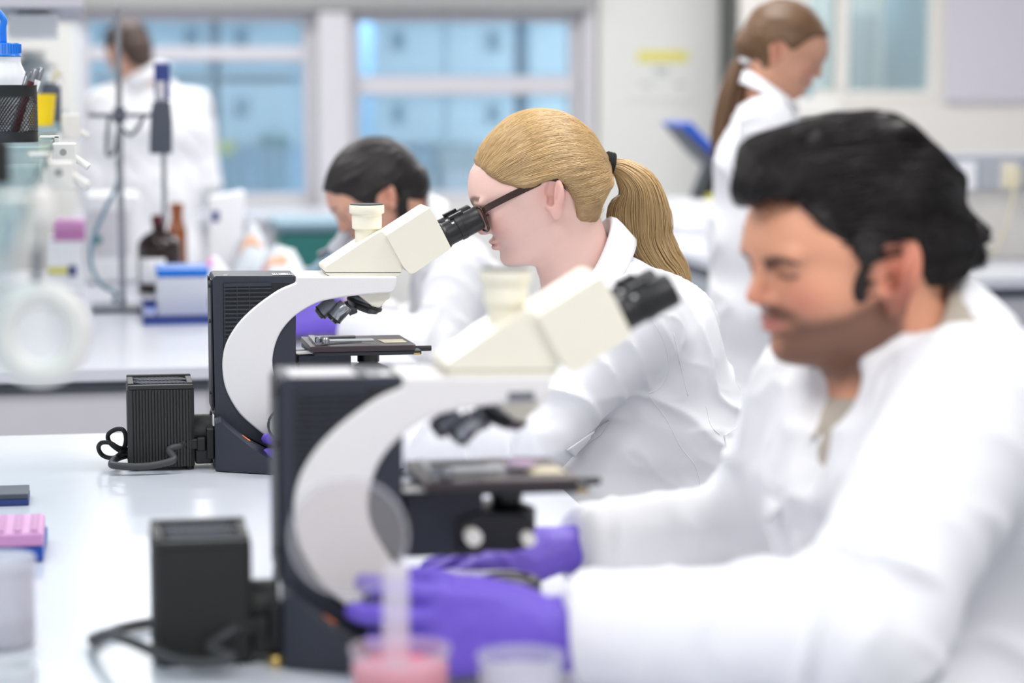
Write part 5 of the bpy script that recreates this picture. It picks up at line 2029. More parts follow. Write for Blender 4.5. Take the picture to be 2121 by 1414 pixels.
for k in range(40):
    a = k * .55
    pts = [bn + np.array((math.cos(a + t * 2.6) * (.012 + .018 * t), math.sin(a * 1.7) * .018 * (1 - .3 * t), math.sin(a + t * 2.6) * (.014 + .020 * t))) for t in np.linspace(0, 1, 7)]
    mb.tube(pts, .0065, 6)
obj('bun', mb, 'hair_black', hair3, smooth=180)
mb = MB()
for k in range(26):
    o_ = np.array((g_.uniform(-.010, .010), g_.uniform(-.02, .01), 0))
    pts = [A3(Q(a, b, Y3 - .085)) + o_ * w_ for (a, b, w_) in ((838, 395, .6), (832, 430, 1), (836, 470, 1.2), (833, 505, .6))]
    mb.tube(cr([tuple(p) for p in pts], 4), .0028, 5)
obj('loose_lock', mb, 'hair_black', hair3, smooth=180)
Fs = Field(*[np.arange(neck3[i] - .22, neck3[i] + .15, .007) for i in range(3)])
Fs.cone(J3['torso'][2][0] + np.array((-.012, 0, 0)), J3['torso'][2][1], .098, .056, .02, sq=((0, 1, 0), 1.4))
V, Q_ = Fs.mesh()
mesh_obj('shirt', smooth_verts(V, Q_), Q_, 'black_cloth', p3)
make_glove('glove', p3, wA + np.array((-.025, 0, .0)), (-1, .05, .05), (-.1, -1, .3), (0, .3, 1), cl, (.3, .5), 1.0, .05, back=J3['arms'][0][0][1] - wA)
make_glove('glove', p3, wB + np.array((-.025, 0, .0)), (-1, -.05, .05), (-.1, 1, .3), (0, -.3, 1), cl, (.3, .5), 1.0, .05, back=J3['arms'][1][0][1] - wB)

# ---- the standing worker with a long ponytail at the right-hand bench
Y4 = 5.92
v4 = ALPHA + math.atan((1612 - 1060.5) / FPX)
f4 = norm((math.cos(v4), -math.sin(v4), 0))
lt4 = np.array((-f4[1], f4[0], 0))
ear4 = A3(Q(1612, 112, Y4 - .08))
H4 = head_frame(ear4 + lt4 * .078, f4, math.radians(20), 0.0, 1.02)


def W4(px, py, d=0.0):
    return A3(Q(px, py, Y4 + d))


neck4 = W4(1588, 196)
hip4, wa4, ch4 = W4(1568, 640), W4(1560, 500), W4(1578, 330)
J4 = dict(lat=lt4, face=f4[:2], torso=[(hip4, wa4, .105, .082, 1.35), (wa4, ch4, .082, .088, 1.4), (ch4, W4(1586, 235), .088, .05, 1.6)],
          arms=[([W4(1590, 262, 0) - lt4 * .16, W4(1612, 455, 0) - lt4 * .20, W4(1780, 500, 0) - lt4 * .14], [.054, .044, .030]),
                ([W4(1590, 262, 0) + lt4 * .16, W4(1622, 455, 0) + lt4 * .20, W4(1780, 500, 0) + lt4 * .10], [.054, .044, .030])])
J4['legs'] = [([hip4 + lt4 * s * .055, np.array((hip4[0], hip4[1], .48)) + lt4 * s * .065, np.array((hip4[0], hip4[1], .10)) - f4 * .02 + lt4 * s * .075], [.070, .050, .038]) for s in (1, -1)]
J4['sleeves'] = [(J4['arms'][0][0], 14, .009), (J4['arms'][1][0], 14, .009)]
p4 = body_mesh('person with a long brown ponytail standing at the right-hand bench in profile', H4, neck4, J4, (0.84, 0.63, 0.52), (0.70, 0.40, 0.36), (0.30, 0.20, 0.15), None, .0045, .95,
               [(J4['arms'][0][0][2], f4), (J4['arms'][1][0][2], f4)], (hip4[0], hip4[1], 0), (.050, .054))
hemz = Q(1545, 852, Y4).z
coat_mesh(p4, J4, (hl(H4, (-.030, 0, -.060)), neck4, .056, .062), [(hip4, np.array((hip4[0], hip4[1], hemz + .06)), .118, .135, (lt4, 1.25))],
          .009, .016, 51, 1.2, None, None, [(J4['arms'][0][0][2], f4, .045), (J4['arms'][1][0][2], f4, .045)])
legs_of(p4, J4)
nx4 = norm(hl(H4, (-.018, 0, -.03)) - neck4)
collar('collar', p4, neck4 + nx4 * .03, nx4, -f4, .056, .034, .070, front=.4, fall=.02, thick=.005, lean=.08, leaf=.55)
hair_poly4 = [LP(H4, a_, b_, -.06) for a_, b_ in [(1730, 78), (1690, 74), (1668, 86), (1645, 106), (1634, 102), (1624, 86), (1606, 84), (1598, 110), (1592, 142), (1560, 152), (1500, 140), (1490, -60), (1730, -60)]]
hair4, V4, Q4 = hair_shell('hair', p4, H4, hair_poly4, [((-.004, 0, .046), (.098, .080, .094)), ((.05, 0, .058), (.05, .066, .05)), ((-.065, 0, .0), (.05, .055, .05))], 'hair_brown', .005, .0015, 60, 61, wstretch=(.3, 1, 1), scalp=.007)
mb = MB()
pp = [(1552, 105, 12), (1538, 130, 20), (1522, 180, 26), (1510, 230, 27), (1498, 280, 22), (1488, 322, 10)]
for k in range(70):
    a, r = g_.uniform(0, 6.28), math.sqrt(g_.uniform(0, 1))
    pts = [W4(a_ + math.cos(a) * r * w_, b_, .02 + math.sin(a) * r * w_ / 900) for a_, b_, w_ in pp]
    mb.tube(cr([tuple(p) for p in pts], 3), .006, 5)
obj('ponytail', mb, 'hair_brown', hair4, smooth=180)
tp = W4(1548, 112, .0)
obj('hair_tie', MB().lathe([(.013, -.014), (.020, -.012), (.021, .012), (.013, .014)], tp + np.array((0, 0, -.012)), (.25, 0, 1), 20), 'paper_white', p4, smooth=180, label='pale hair tie')

# ---- the worker at the back, seen from behind
Y5 = 10.1


def W5(px, py, d=0.0):
    return A3(Q(px, py, Y5 + d))


f5 = norm((-.45, .9, 0))
lt5 = np.array((-f5[1], f5[0], 0))
H5 = head_frame(W5(271, 112), f5, math.radians(24), math.radians(-6), 1.04)
b5 = norm((-.02, 1, 0))
l5 = np.array((-b5[1], b5[0], 0))
neck5 = W5(300, 160)
ch5, wa5, hp5 = W5(312, 265), W5(312, 400), W5(316, 520)
J5 = dict(lat=l5, face=b5[:2], torso=[(hp5, wa5, .125, .115, 1.4), (wa5, ch5, .115, .120, 1.45), (ch5, W5(306, 190), .120, .055, 1.8)],
          arms=[([W5(222, 222), W5(196, 372, .02), W5(240, 440, .24)], [.068, .055, .036]), ([W5(398, 222), W5(420, 372, .02), W5(385, 440, .24)], [.068, .055, .036])])
J5['legs'] = [([hp5 + l5 * s * .07, np.array((hp5[0], hp5[1], .5)) + l5 * s * .08, np.array((hp5[0], hp5[1], .10)) + l5 * s * .09], [.08, .058, .042]) for s in (1, -1)]
J5['sleeves'] = [(J5['arms'][0][0], 12, .010), (J5['arms'][1][0], 12, .010)]
p5 = body_mesh('person in a white coat standing with their back turned before the blue window', H5, neck5, J5, (0.85, 0.66, 0.57), (0.70, 0.42, 0.38), (0.2, 0.14, 0.11), None, .006, 1.05,
               [(J5['arms'][0][0][2], b5), (J5['arms'][1][0][2], b5)], (hp5[0], hp5[1], 0), (.058, .062))
coat_mesh(p5, J5, (hl(H5, (-.03, 0, -.055)), neck5, .064, .070), [(hp5, np.array((hp5[0], hp5[1], .55)), .13, .15, (l5, 1.35))], .010, .017, 71, 1.4, None, None,
          [(J5['arms'][0][0][2], b5, .05), (J5['arms'][1][0][2], b5, .05)])
legs_of(p5, J5)
nx5 = norm(hl(H5, (-.018, 0, -.03)) - neck5)
collar('collar', p5, neck5 + nx5 * .01, nx5, -b5, .068, .048, .05, front=.5, fall=.03, thick=.005)
hair_shell('hair', p5, H5, [(.125, .098), (.100, .080), (.088, .066), (.060, .045), (.035, .025), (.018, -.01), (.008, .034), (-.012, .040), (-.03, .028), (-.04, -.03), (-.045, -.085), (-.14, -.08), (-.15, .18), (.14, .18)],
           [((-.004, 0, .046), (.105, .084, .099)), ((-.06, 0, .0), (.055, .066, .055)), ((-.055, 0, -.045), (.04, .055, .04))], 'hair_darkbrown', .006, .003, 50, 81)

# ------------------------------------------------------------------ glass shelf on the near bench
SZ = 1.367
SXE = -0.044
sh = thing('reagent_shelf', 'glass reagent shelf on pale brackets over the near bench', 'shelf', (-0.3, 2.2, BZ))
pl_ = obj('glass_plate', MB().box2((-0.62, 0.95, SZ - 0.012), (SXE - 0.003, 3.62, SZ)), 'shelf_glass', sh, bevel=0.001, seg=1)
obj('glass_edge', MB().box2((SXE - 0.003, 0.95, SZ - 0.012), (SXE, 3.62, SZ)), 'shelf_edge', pl_)
for y in (1.90, 2.85, 3.595):
    m = MB()
    m.box2((-0.60, y - 0.012, SZ - 0.036), (SXE - 0.004, y + 0.012, SZ - 0.0125))
    m.box2((SXE + 0.0005, y - 0.012, SZ - 0.036), (SXE + 0.008, y + 0.012, SZ + 0.004))
    m.box2((SXE - 0.02, y - 0.012, SZ + 0.0005), (SXE + 0.008, y + 0.012, SZ + 0.004))
    b_ = obj('bracket', m, 'fitting_white', sh, bevel=0.001, seg=1)
    obj('post', MB().box2((-0.56, y - 0.016, BZ + 0.0005), (-0.52, y + 0.016, SZ - 0.037)), 'fitting_white', b_, bevel=0.003)
for k, (pa, pb, pt, pbm, y, lab) in enumerate([(110, 157, 296, 353, 3.34, 'small white fitting at the far end of the glass shelf, in focus'),
                                               (96, 151, 334, 392, 2.84, 'blurred white fitting on the glass shelf edge, nearer than the sharp one')]):
    a, b = Q(pa, pbm, y), Q(pb, pt, y)
    a.x = max(a.x, SXE + 0.0008)
    t = thing('shelf_fitting', lab, 'fitting', (a.x, y, a.z), group='white fittings on the shelf edge')
    obj('housing', MB().box2((a.x, y - 0.014, a.z), (b.x, y + 0.016, b.z)), 'fitting_white', t, bevel=0.002)
    c_ = (a * 0.55 + b * 0.45)
    obj('hole', MB().cyl((c_.x, y - 0.0152, b.z - 0.012), (c_.x, y - 0.0142, b.z - 0.012), 0.0046, 20), 'beam_grey', t)
    kb = Vector((b.x - 0.002, y - 0.004, a.z + 0.016))
    obj('lever', MB().tube([kb, kb + Vector((0.008, -0.004, -0.004)), kb + Vector((0.018, -0.008, -0.012))], [0.006, 0.0045, 0.0055], 14), 'fitting_white', t)
y = 2.15
c_ = Q(84, 692, y)
t = thing('ring_hanger', 'thick white ring hanging on a grey rod under the glass shelf', 'ring', (c_.x, y, c_.z - 0.04))
R_ = 82 / FPX * y / math.cos(ALPHA)
obj('ring', MB().tube([(c_.x + R_ * math.cos(a) * .92, y + .003 * math.cos(a), c_.z + R_ * math.sin(a)) for a in np.linspace(0, 2 * math.pi, 49)], 0.0112, 14, caps=False), 'fitting_white', t, smooth=180)
obj('liner', MB().tube([(c_.x + R_ * math.cos(a) * .70, y, c_.z + R_ * math.sin(a) * .78) for a in np.linspace(-2.6, .6, 30)], 0.0022, 10), 'black_rubber', t, smooth=180)
tp_, bt_ = Q(80, 452, y), Q(74, 632, y)
obj('rod', MB().cyl(bt_, tp_, 0.0042, 16), 'gunmetal', t)
obj('holder', MB().lathe([(0.006, -0.004), (0.013, 0), (0.014, 0.016), (0.010, 0.024), (0.006, 0.026)], tp_, (0, 0, 1), 24), 'fitting_white', t)
obj('arm', MB().tube([tp_ + Vector((0, 0, 0.020)), Vector((tp_.x - 0.01, y, SZ - 0.03)), Vector((SXE - 0.03, y, SZ - 0.0128))], 0.005, 12, 4), 'fitting_white', t)

# things on the glass shelf
cy = 3.42
cc = Q(31, 290, cy)
z0 = SZ + 0.0005
t = thing('pen_cup', 'black perforated metal pen cup at the end of the glass shelf', 'pen holder', (cc.x, cy, z0))
cr_ = 47 / FPX * 3.37
hgt = Q(31, 176, cy).z - z0
m = MB()
m.lathe([(0, 0), (cr_, 0), (cr_, 0.014), (cr_ - .0012, 0.014), (cr_ - .0012, 0.0015), (0, 0.0015)], (cc.x, cy, z0), n=64, close=False)
m.lathe([(cr_, hgt - .016), (cr_, hgt - .002), (cr_ + .0008, hgt), (cr_ - .0016, hgt), (cr_ - .0012, hgt - .016), (cr_, hgt - .016)], (cc.x, cy, z0), n=64, close=False)
# perforated wall: web of the mesh
nph, nrow_ = 40, 15
z_a, z_b = z0 + .014, z0 + hgt - .016
for k in range(nph):
    for sg in (-1, 1):
        pts = []
        for r in range(nrow_ + 1):
            a = 2 * math.pi * (k + .5 * (r % 2) * sg) / nph
            pts.append((cc.x + (cr_ - .0006) * math.cos(a), cy + (cr_ - .0006) * math.sin(a), z_a + (z_b - z_a) * r / nrow_))
        m.tube(pts, .00075, 5, caps=False)
obj('cup', m, 'black_plastic', t, smooth=60)
for k, (b0, t0, r, mt, lab, cap) in enumerate([((28, 285), (74, 143), .0042, 'burgundy', 'dark red metal pen leaning second from the right in the black cup', 'steel'),
                                               ((38, 285), (87, 140), .0046, 'paper_white', 'white clicker pen leaning furthest right in the black cup', 'steel'),
                                               ((20, 285), (64, 148), .0036, 'gunmetal', 'slim grey pen between the red pen and the wash bottle', 'steel')]):
    a, b = Q(b0[0], b0[1], cy + .008 * (k - 1)), Q(t0[0], t0[1], cy + .010 * (k - 1))
    a.z = max(a.z, z0 + .006)
    p_ = thing('pen', lab, 'pen', a, group='pens in the black mesh cup')
    d = b - a
    obj('barrel', MB().lathe([(r * .3, 0), (r, .012), (r, d.length * .80), (r * .92, d.length * .82)], a, d, 16), mt, p_)
    obj('top', MB().lathe([(r * .85, d.length * .821), (r * .85, d.length * .97), (r * .6, d.length), (0, d.length)], a, d, 16), cap, p_)
    u = d.normalized().cross(Vector((0, 1, 0))).normalized()
    obj('clip', MB().tube([a + d * .98 + u * r, a + d * .97 + u * (r + .002), a + d * .74 + u * (r + .0015)], .0009, 6), 'steel', p_)
by = 3.518
bc = Q(8, 200, by)
t = thing('wash_bottle', 'translucent wash bottle with a blue cap and bent spout behind the pen cup', 'bottle', (bc.x, by, z0))
px2 = by / FPX
bh = Q(8, 118, by).z - z0
obj('body', MB().lathe([(0, 0.0), (.030, 0.0), (.0335, .004), (.0335, bh - .034), (.031, bh - .022), (.0255, bh - .010), (.0245, bh - .006), (.0245, bh)], (bc.x, by, z0), n=40), 'milky', t)
ch_ = Q(8, 89, by).z - z0
m = MB().lathe([(.0255, bh + .0005), (.0262, bh + .002), (.0252, bh + .004), (.0252, ch_ - .002), (.024, ch_), (0, ch_)], (bc.x, by, z0), n=40)
for k in range(36):
    a = 2 * math.pi * k / 36
    m.box((bc.x + .0254 * math.cos(a), by + .0254 * math.sin(a), z0 + (bh + ch_) / 2 + .002), (.0012, .0012, ch_ - bh - .007), Matrix.Rotation(a, 3, 'Z'))
obj('cap', m, 'blue_plastic', t)
obj('spout', MB().tube([(bc.x + .001, by, z0 + ch_ - .001), (bc.x + .001, by, z0 + ch_ + .022), Q(8, 42, by), Q(-2, 26, by), Q(-18, 16, by), Q(-60, 12, by)], [.0050, .0050, .0048, .0044, .004, .003], 14, 6), 'blue_plastic', t, smooth=180)
obj('print', MB().lathe([(.0338, .02), (.0338, .05)], (bc.x, by, z0), n=40, close=False), 'frosted_plastic', t)
ky = 2.15
kc_ = Q(-16, 300, ky)
t = thing('marker_cup', 'black cup cut by the left edge of the photo on the glass shelf', 'pen holder', (kc_.x, ky, z0))
obj('cup', MB().lathe([(0, 0), (.0150, 0), (.0150, .038), (.0138, .038), (.0138, .002), (0, .002)], (kc_.x, ky, z0), n=36), 'black_plastic', t)
m = MB()
for k in range(60):
    a = k * 2.4
    m.tube([(kc_.x + .009 * math.cos(a) * (k / 60), ky + .009 * math.sin(a) * (k / 60), z0 + .02), (kc_.x + .012 * math.cos(a) * (k / 60), ky + .012 * math.sin(a) * (k / 60), z0 + .047)], .0006, 4)
obj('bristles', m, 'slate', t)

# ------------------------------------------------------------------ shelf and things on the second bench
sh = thing('reagent_shelf', 'blurred shelf unit over the second bench behind the wash bottle', 'shelf', (-0.3, 5.8, BZ))
pl_ = obj('glass_plate', MB().box2((-0.75, 4.86, 1.343), (-0.05, 7.1, 1.355)), 'shelf_glass', sh, bevel=.001, seg=1)
obj('glass_edge', MB().box2((-0.05, 4.86, 1.343), (-0.047, 7.1, 1.355)), 'shelf_edge', pl_)
for y in (5.0, 6.0, 7.0):
    b_ = obj('bracket', MB().box2((-0.70, y - .012, 1.315), (-0.054, y + .012, 1.3425)), 'fitting_white', sh, bevel=.002)
    obj('post', MB().box2((-0.64, y - .02, BZ + .0005), (-0.60, y + .02, 1.3145)), 'fitting_white', b_, bevel=.003)
ux = Q(172, 10, 5.5).x
uz = Q(100, 20, 5.5).z
up = obj('upper_shelf', MB().box2((-0.75, 5.3, uz), (ux, 7.0, uz + .05)), 'wall_lavender', sh, bevel=.004)
for y in (5.9, 6.95):
    obj('upper_post', MB().box2((-0.30, y - .02, 1.356), (-0.26, y + .02, uz - .0005)), 'fitting_white', up, bevel=.003)
zs = 1.356
for k, (px, y, r, h, mt, lab) in enumerate([(150, 5.75, .020, .10, 'paper_white', 'white bottle at the right end of the far glass shelf'),
                                            (70, 6.3, .05, .16, 'print_grey', 'pale grey canister at the left of the far glass shelf'),
                                            (118, 6.6, .04, .13, 'wall_cream', 'cream jar behind the dark bottle on the far glass shelf')]):
    X = Q(px, 200, y).x
    X = min(X, -.05 - r)
    t = thing('bottle' if k != 1 else 'canister', lab, 'bottle' if k != 1 else 'canister', (X, y, zs))
    obj('body', MB().lathe([(0, 0), (r, 0), (r, h * .75), (r * .6, h * .85), (r * .6, h * .88)], (X, y, zs), n=28), mt, t)
    obj('cap', MB().lathe([(r * .66, h * .881), (r * .66, h), (0, h)], (X, y, zs), n=28), 'fitting_white', t)
y = 5.62
t = thing('box', 'white carton standing under the upper board of the far shelf', 'box', (Q(70, 50, y).x, y, uz - .06))
m = MB().box2((Q(18, 50, 5.6).x, 5.5, uz - .062), (Q(120, 50, 5.6).x, 5.75, uz - .010))
obj('carton', m, 'paper_white', t, bevel=.003)
obj('hanger', MB().box2((Q(18, 50, 5.6).x + .02, 5.6, uz - .0098), (Q(120, 50, 5.6).x - .02, 5.65, uz - .0004)), 'fitting_white', t)
y = 4.93
yc_ = Q(84, 240, y)
t = thing('specimen_cup', 'yellow tapered cup right behind the black pen cup', 'cup', (yc_.x, y, zs))
hh = Q(84, 195, y).z - zs
obj('cup', MB().lathe([(0, 0), (.0245, 0), (.0310, hh - .004), (.0320, hh), (.0290, hh), (.0230, .002), (0, .002)], (yc_.x, y, zs), n=36), 'yellow', t)
y = 5.30
X = Q(106, 200, y).x
t = thing('bottle', 'dark bottle with white tips behind the yellow cup', 'bottle', (X, y, zs))
hh = Q(106, 172, y).z - zs
obj('body', MB().lathe([(0, 0), (.021, 0), (.021, hh * .9), (.014, hh)], (X, y, zs), n=28), 'slate', t)
for k, (a, b) in enumerate([(100, 150), (110, 140), (122, 146)]):
    obj('tip', MB().tube([(X, y, zs + hh - .002), Q(a, b, y)], [.004, .009], 10), ['paper_white', 'fitting_white', 'label_cream'][k], t)
for k, (px, py, y, lab) in enumerate([(146, 262, 4.95, 'blurred white fitting under the yellow cup on the far glass shelf')]):
    a = Q(px, py, y)
    a.x = max(a.x, -.046 + .02)
    t = thing('shelf_fitting', lab, 'fitting', a, group='white fittings on the shelf edge')
    obj('housing', MB().box(a, (.038, .03, .05)), 'fitting_white', t, bevel=.003)
    obj('lever', MB().tube([a + Vector((.018, -.005, -.01)), a + Vector((.034, -.01, -.02))], .006, 12), 'fitting_white', t)

# retort stand with the homogeniser
sy = 6.02
sb = T(250, 630, BZ)
sx = Q(250, 400, sy).x
t = thing('retort_stand', 'tall metal stand with a clamp on the second bench', 'stand', (sx, sy, BZ))
obj('base_plate', MB().box2((sx - .075, sy - .11, BZ + .0005), (sx + .045, sy + .06, BZ + .012)), 'slate', t, bevel=.003)
obj('rod', MB().cyl((sx, sy, BZ + .012), (sx, sy, Q(250, 14, sy).z), .0078, 20), 'steel', t)
zc = Q(250, 238, sy).z
bh_ = obj('boss_head', MB().box((sx, sy - .005, zc), (.030, .034, .036)), 'slate', t, bevel=.004)
obj('clamp_arm', MB().cyl((Q(182, 238, sy - .02).x, sy - .02, zc), (Q(318, 238, sy - .02).x, sy - .02, zc), .0055, 14), 'gunmetal', bh_)
hx_ = Q(333, 250, sy).x
t = thing('homogenizer', 'blue and dark grey handheld mixer held upright by the stand', 'mixer', (hx_, sy - .05, Q(333, 460, sy).z))
def hzz(p):
    return Q(333, p, sy - .05).z
hb_ = obj('motor_body', MB().prism([(hx_ - .030, hzz(318)), (hx_ + .024, hzz(318)), (hx_ + .026, hzz(255)), (hx_ + .022, hzz(208)), (hx_ - .018, hzz(208)), (hx_ - .026, hzz(235))], sy - .078, sy - .026), 'slate', t, bevel=.006)
ub = obj('upper_body', MB().box2((hx_ - .016, sy - .074, hzz(207)), (hx_ + .022, sy - .030, hzz(131))), 'navy_plastic', t, bevel=.005)
obj('display_label', MB().box2((hx_ - .012, sy - .0765, hzz(205)), (hx_ + .010, sy - .0742, hzz(168))), 'frame_grey', ub)
obj('shaft', MB().cyl((hx_ + .004, sy - .052, hzz(462)), (hx_ + .004, sy - .052, hzz(318.5)), .006, 16), 'steel', t)
t = tag(obj('cable', MB().tube([Q(302, 236, sy + .02), Q(280, 272, sy + .03), Q(262, 276, sy + .03), Q(232, 240, sy + .03), Q(224, 262, sy + .03), Q(222, 318, sy + .03), Q(238, 312, sy + .03), Q(246, 260, sy + .03)], .0048, 8, 6), 'slate', smooth=180),
        'dark cable looped over the clamp of the metal stand', 'cable')
t = tag(obj('hose', MB().tube([Q(243, 330, sy + .04), Q(244, 380, sy + .04), Q(215, 440, sy + .05), Q(192, 500, sy + .05), Q(190, 550, sy + .04), Q(212, 590, sy + .03), Q(240, 606, sy + .05), Vector((sx - .02, sy + .09, BZ + .008)), Vector((sx + .01, sy + .13, BZ + .007))], .0055, 10, 6), 'handle_grey', smooth=180),
        'grey hose curving down beside the metal stand', 'hose')

# bottles, trays and boxes on the second bench
def bottle(px, Y, r, h, m, label, neck=.4, labelled=False, cap='black_plastic', cat='bottle'):
    X = Q(px, 500, Y).x
    t = thing('reagent_bottle', label, cat, (X, Y, BZ))
    z = BZ + .0005
    b = obj('body', MB().lathe([(0, 0), (r * .94, 0), (r, .006), (r, h * .60), (r * .95, h * .66), (r * .7, h * .74), (r * neck, h * .80), (r * neck, h * .88)], (X, Y, z), n=36), m, t)
    obj('cap', MB().lathe([(r * neck * 1.15, h * .882), (r * neck * 1.15, h * .985), (r * neck, h), (0, h)], (X, Y, z), n=28), cap, t)
    if labelled:
        m_ = MB()
        rows = []
        for zz in (h * .14, h * .46):
            rows.append([(X + (r + .0008) * math.cos(a), Y + (r + .0008) * math.sin(a), z + zz) for a in np.linspace(-2.65, -1.35, 14)])
        obj('paper_label', MB().sheet(rows), 'paper_white', b, solid=.0006, label='white paper label')
    return t


bottle(330, 6.45, .058, .205, 'amber_dark', 'large dark brown bottle with a white label on the second bench', .30, True, 'burgundy')
bottle(367, 6.85, .027, .215, 'amber', 'slim amber bottle behind the large dark brown one', .62, False, 'amber')
ty0, ty1 = 5.62, 6.02
tx0, tx1 = Q(297, 640, 5.62).x, Q(470, 640, 5.62).x
t = thing('tray', 'blue tray under the white tip box on the second bench', 'tray', ((tx0 + tx1) / 2, 5.8, BZ))
m = MB().box2((tx0, ty0, BZ + .0005), (tx1, ty1, BZ + .006))
obj('tray_floor', m, 'deep_blue', t, bevel=.001)
m = MB().box2((tx0, ty0, BZ + .006), (tx1, ty0 + .006, BZ + .022)).box2((tx0, ty1 - .006, BZ + .006), (tx1, ty1, BZ + .022)).box2((tx0, ty0 + .006, BZ + .006), (tx0 + .006, ty1 - .006, BZ + .022)).box2((tx1 - .006, ty0 + .006, BZ + .006), (tx1, ty1 - .006, BZ + .022))
obj('rim', m, 'navy_plastic', t)
bx0, bx1 = Q(327, 600, 5.7).x, Q(432, 600, 5.7).x
t = thing('tip_box', 'white box with a bright blue lid on the blue tray', 'box', ((bx0 + bx1) / 2, 5.78, BZ + .0065))
zt = Q(380, 574, 5.70).z
obj('body', MB().box2((bx0, 5.70, BZ + .0068), (bx1, 5.86, zt)), 'milky', t, bevel=.004)
obj('lid', MB().box2((bx0 - .002, 5.698, zt + .0005), (bx1 + .002, 5.862, zt + .020)), 'blue_plastic', t, bevel=.004)
X0, X1 = Q(176, 500, 6.75).x, Q(292, 500, 6.75).x
t = thing('instrument', 'white bench instrument behind the metal stand', 'instrument', ((X0 + X1) / 2, 6.85, BZ))
zt = Q(230, 405, 6.75).z
obj('housing', MB().box2((X0, 6.75, BZ + .0005), (X1, 7.05, zt)), 'paper_white', t, bevel=.012)
obj('front_panel', MB().box2((X0 + .015, 6.744, BZ + .08), (X1 - .03, 6.7495, zt - .04)), 'grey_panel', t, bevel=.002)
g0 = Q(202, 497, 6.74)
obj('green_button', MB().cyl((g0.x, 6.7435, g0.z), (g0.x, 6.736, g0.z), .012, 18), 'green_plastic', t)
p0 = Q(300, 470, 6.74)
X0, X1 = Q(96, 560, 6.4).x, Q(172, 560, 6.4).x
t = thing('carton', 'white carton with a printed strip at the left of the second bench', 'box', ((X0 + X1) / 2, 6.5, BZ))
zt = Q(130, 500, 6.4).z
obj('body', MB().box2((X0, 6.4, BZ + .0005), (X1, 6.62, zt)), 'paper_white', t, bevel=.003)
a, b = Q(98, 568, 6.397), Q(140, 553, 6.397)
obj('olive_strip', MB().box2((a.x, 6.3975, a.z), (b.x, 6.3998, b.z)), 'print_yellow', t)
a, b = Q(142, 572, 6.397), Q(158, 550, 6.397)
obj('blue_strip', MB().box2((a.x, 6.3975, a.z), (b.x, 6.3998, b.z)), 'navy_plastic', t)
t = thing('tip_rack', 'pink tip rack on the white carton at the left of the second bench', 'box', ((X0 + X1) / 2, 6.5, zt))
obj('base', MB().box2((X0 + .02, 6.41, zt + .0008), (X1 + .008, 6.53, zt + .028)), 'pink_dark', t, bevel=.003)
obj('lid', MB().box2((X0 + .02, 6.41, zt + .0285), (X1 + .008, 6.53, zt + .055)), 'pink_plastic', t, bevel=.004)
# white standing carton and bags
a = Q(432, 520, 6.9)
b = Q(508, 395, 6.9)
t = thing('carton', 'tall white carton between the amber bottle and the printed bags', 'box', ((a.x + b.x) / 2, 6.95, BZ))
obj('body', MB().prism([(a.x, BZ + .0005), (b.x - .02, BZ + .0005), (b.x, b.z), (a.x + .005, b.z - .018)], 6.88, 7.0), 'paper_white', t, bevel=.004)
a1, b1 = Q(408, 470, 6.87), Q(428, 440, 6.87)
obj('blue_mark', MB().box2((a.x + .010, 6.8775, BZ + .16), (a.x + .03, 6.8797, BZ + .19)), 'navy_plastic', t)


def bag(px0, px1, pytop, Y, label, patches, seed):
    X0, X1 = Q(px0, 560, Y).x, Q(px1, 560, Y).x
    zt = Q((px0 + px1) / 2, pytop, Y).z - BZ
    t = thing('plastic_bag', label, 'bag', ((X0 + X1) / 2, Y, BZ), group='printed bags on the second bench')
    n = 26
    P = np.array([[(u, v) for u in np.linspace(0, 1, n)] for v in np.linspace(0, 1, n)]).reshape(-1, 2)
    ht = zt * (np.sin(P[:, 0] * math.pi) ** .6) * (np.sin(np.clip(P[:, 1], 0, 1) * math.pi) ** .5)
    q3 = np.stack([P[:, 0] * 3, P[:, 1] * 3, 0 * P[:, 0]], 1)
    ht = ht * (.86 + .14 * vnoise(q3, 2.1, seed)) + .004
    X = X0 + (X1 - X0) * P[:, 0]
    Yv = Y - .09 + .22 * P[:, 1]
    rows = [[(X[i * n + k], Yv[i * n + k], BZ + ht[i * n + k]) for k in range(n)] for i in range(n)]
    o = obj('bag', MB().sheet(rows), 'milky', t, solid=.002, smooth=180)
    for (ua, ub, va, vb, m) in patches:
        ia, ib, ja, jb = int(ua * n), int(ub * n), int(va * n), int(vb * n)
        sub = [[(p[0], p[1] - .0015, p[2] + .0022) for p in r[ia:ib]] for r in rows[ja:jb]]
        obj('print', MB().sheet(sub), m, o, solid=.0006, smooth=180)


bag(478, 565, 452, 6.75, 'whitish bag with an orange band and a magenta spot on the second bench', [(.18, .75, .18, .30, 'orange_liquid'), (.35, .65, .50, .66, 'pink_dark'), (.7, .9, .4, .5, 'slate')], 3)
bag(530, 640, 500, 6.35, 'low whitish bag with an orange label in front of the teal bin', [(.15, .6, .16, .34, 'orange_liquid'), (.02, .2, .2, .4, 'pink_plastic')], 5)
bag(395, 490, 530, 6.38, 'flat whitish bag with a pink corner beside the blue tray', [(.2, .5, .2, .45, 'pink_plastic')], 8)

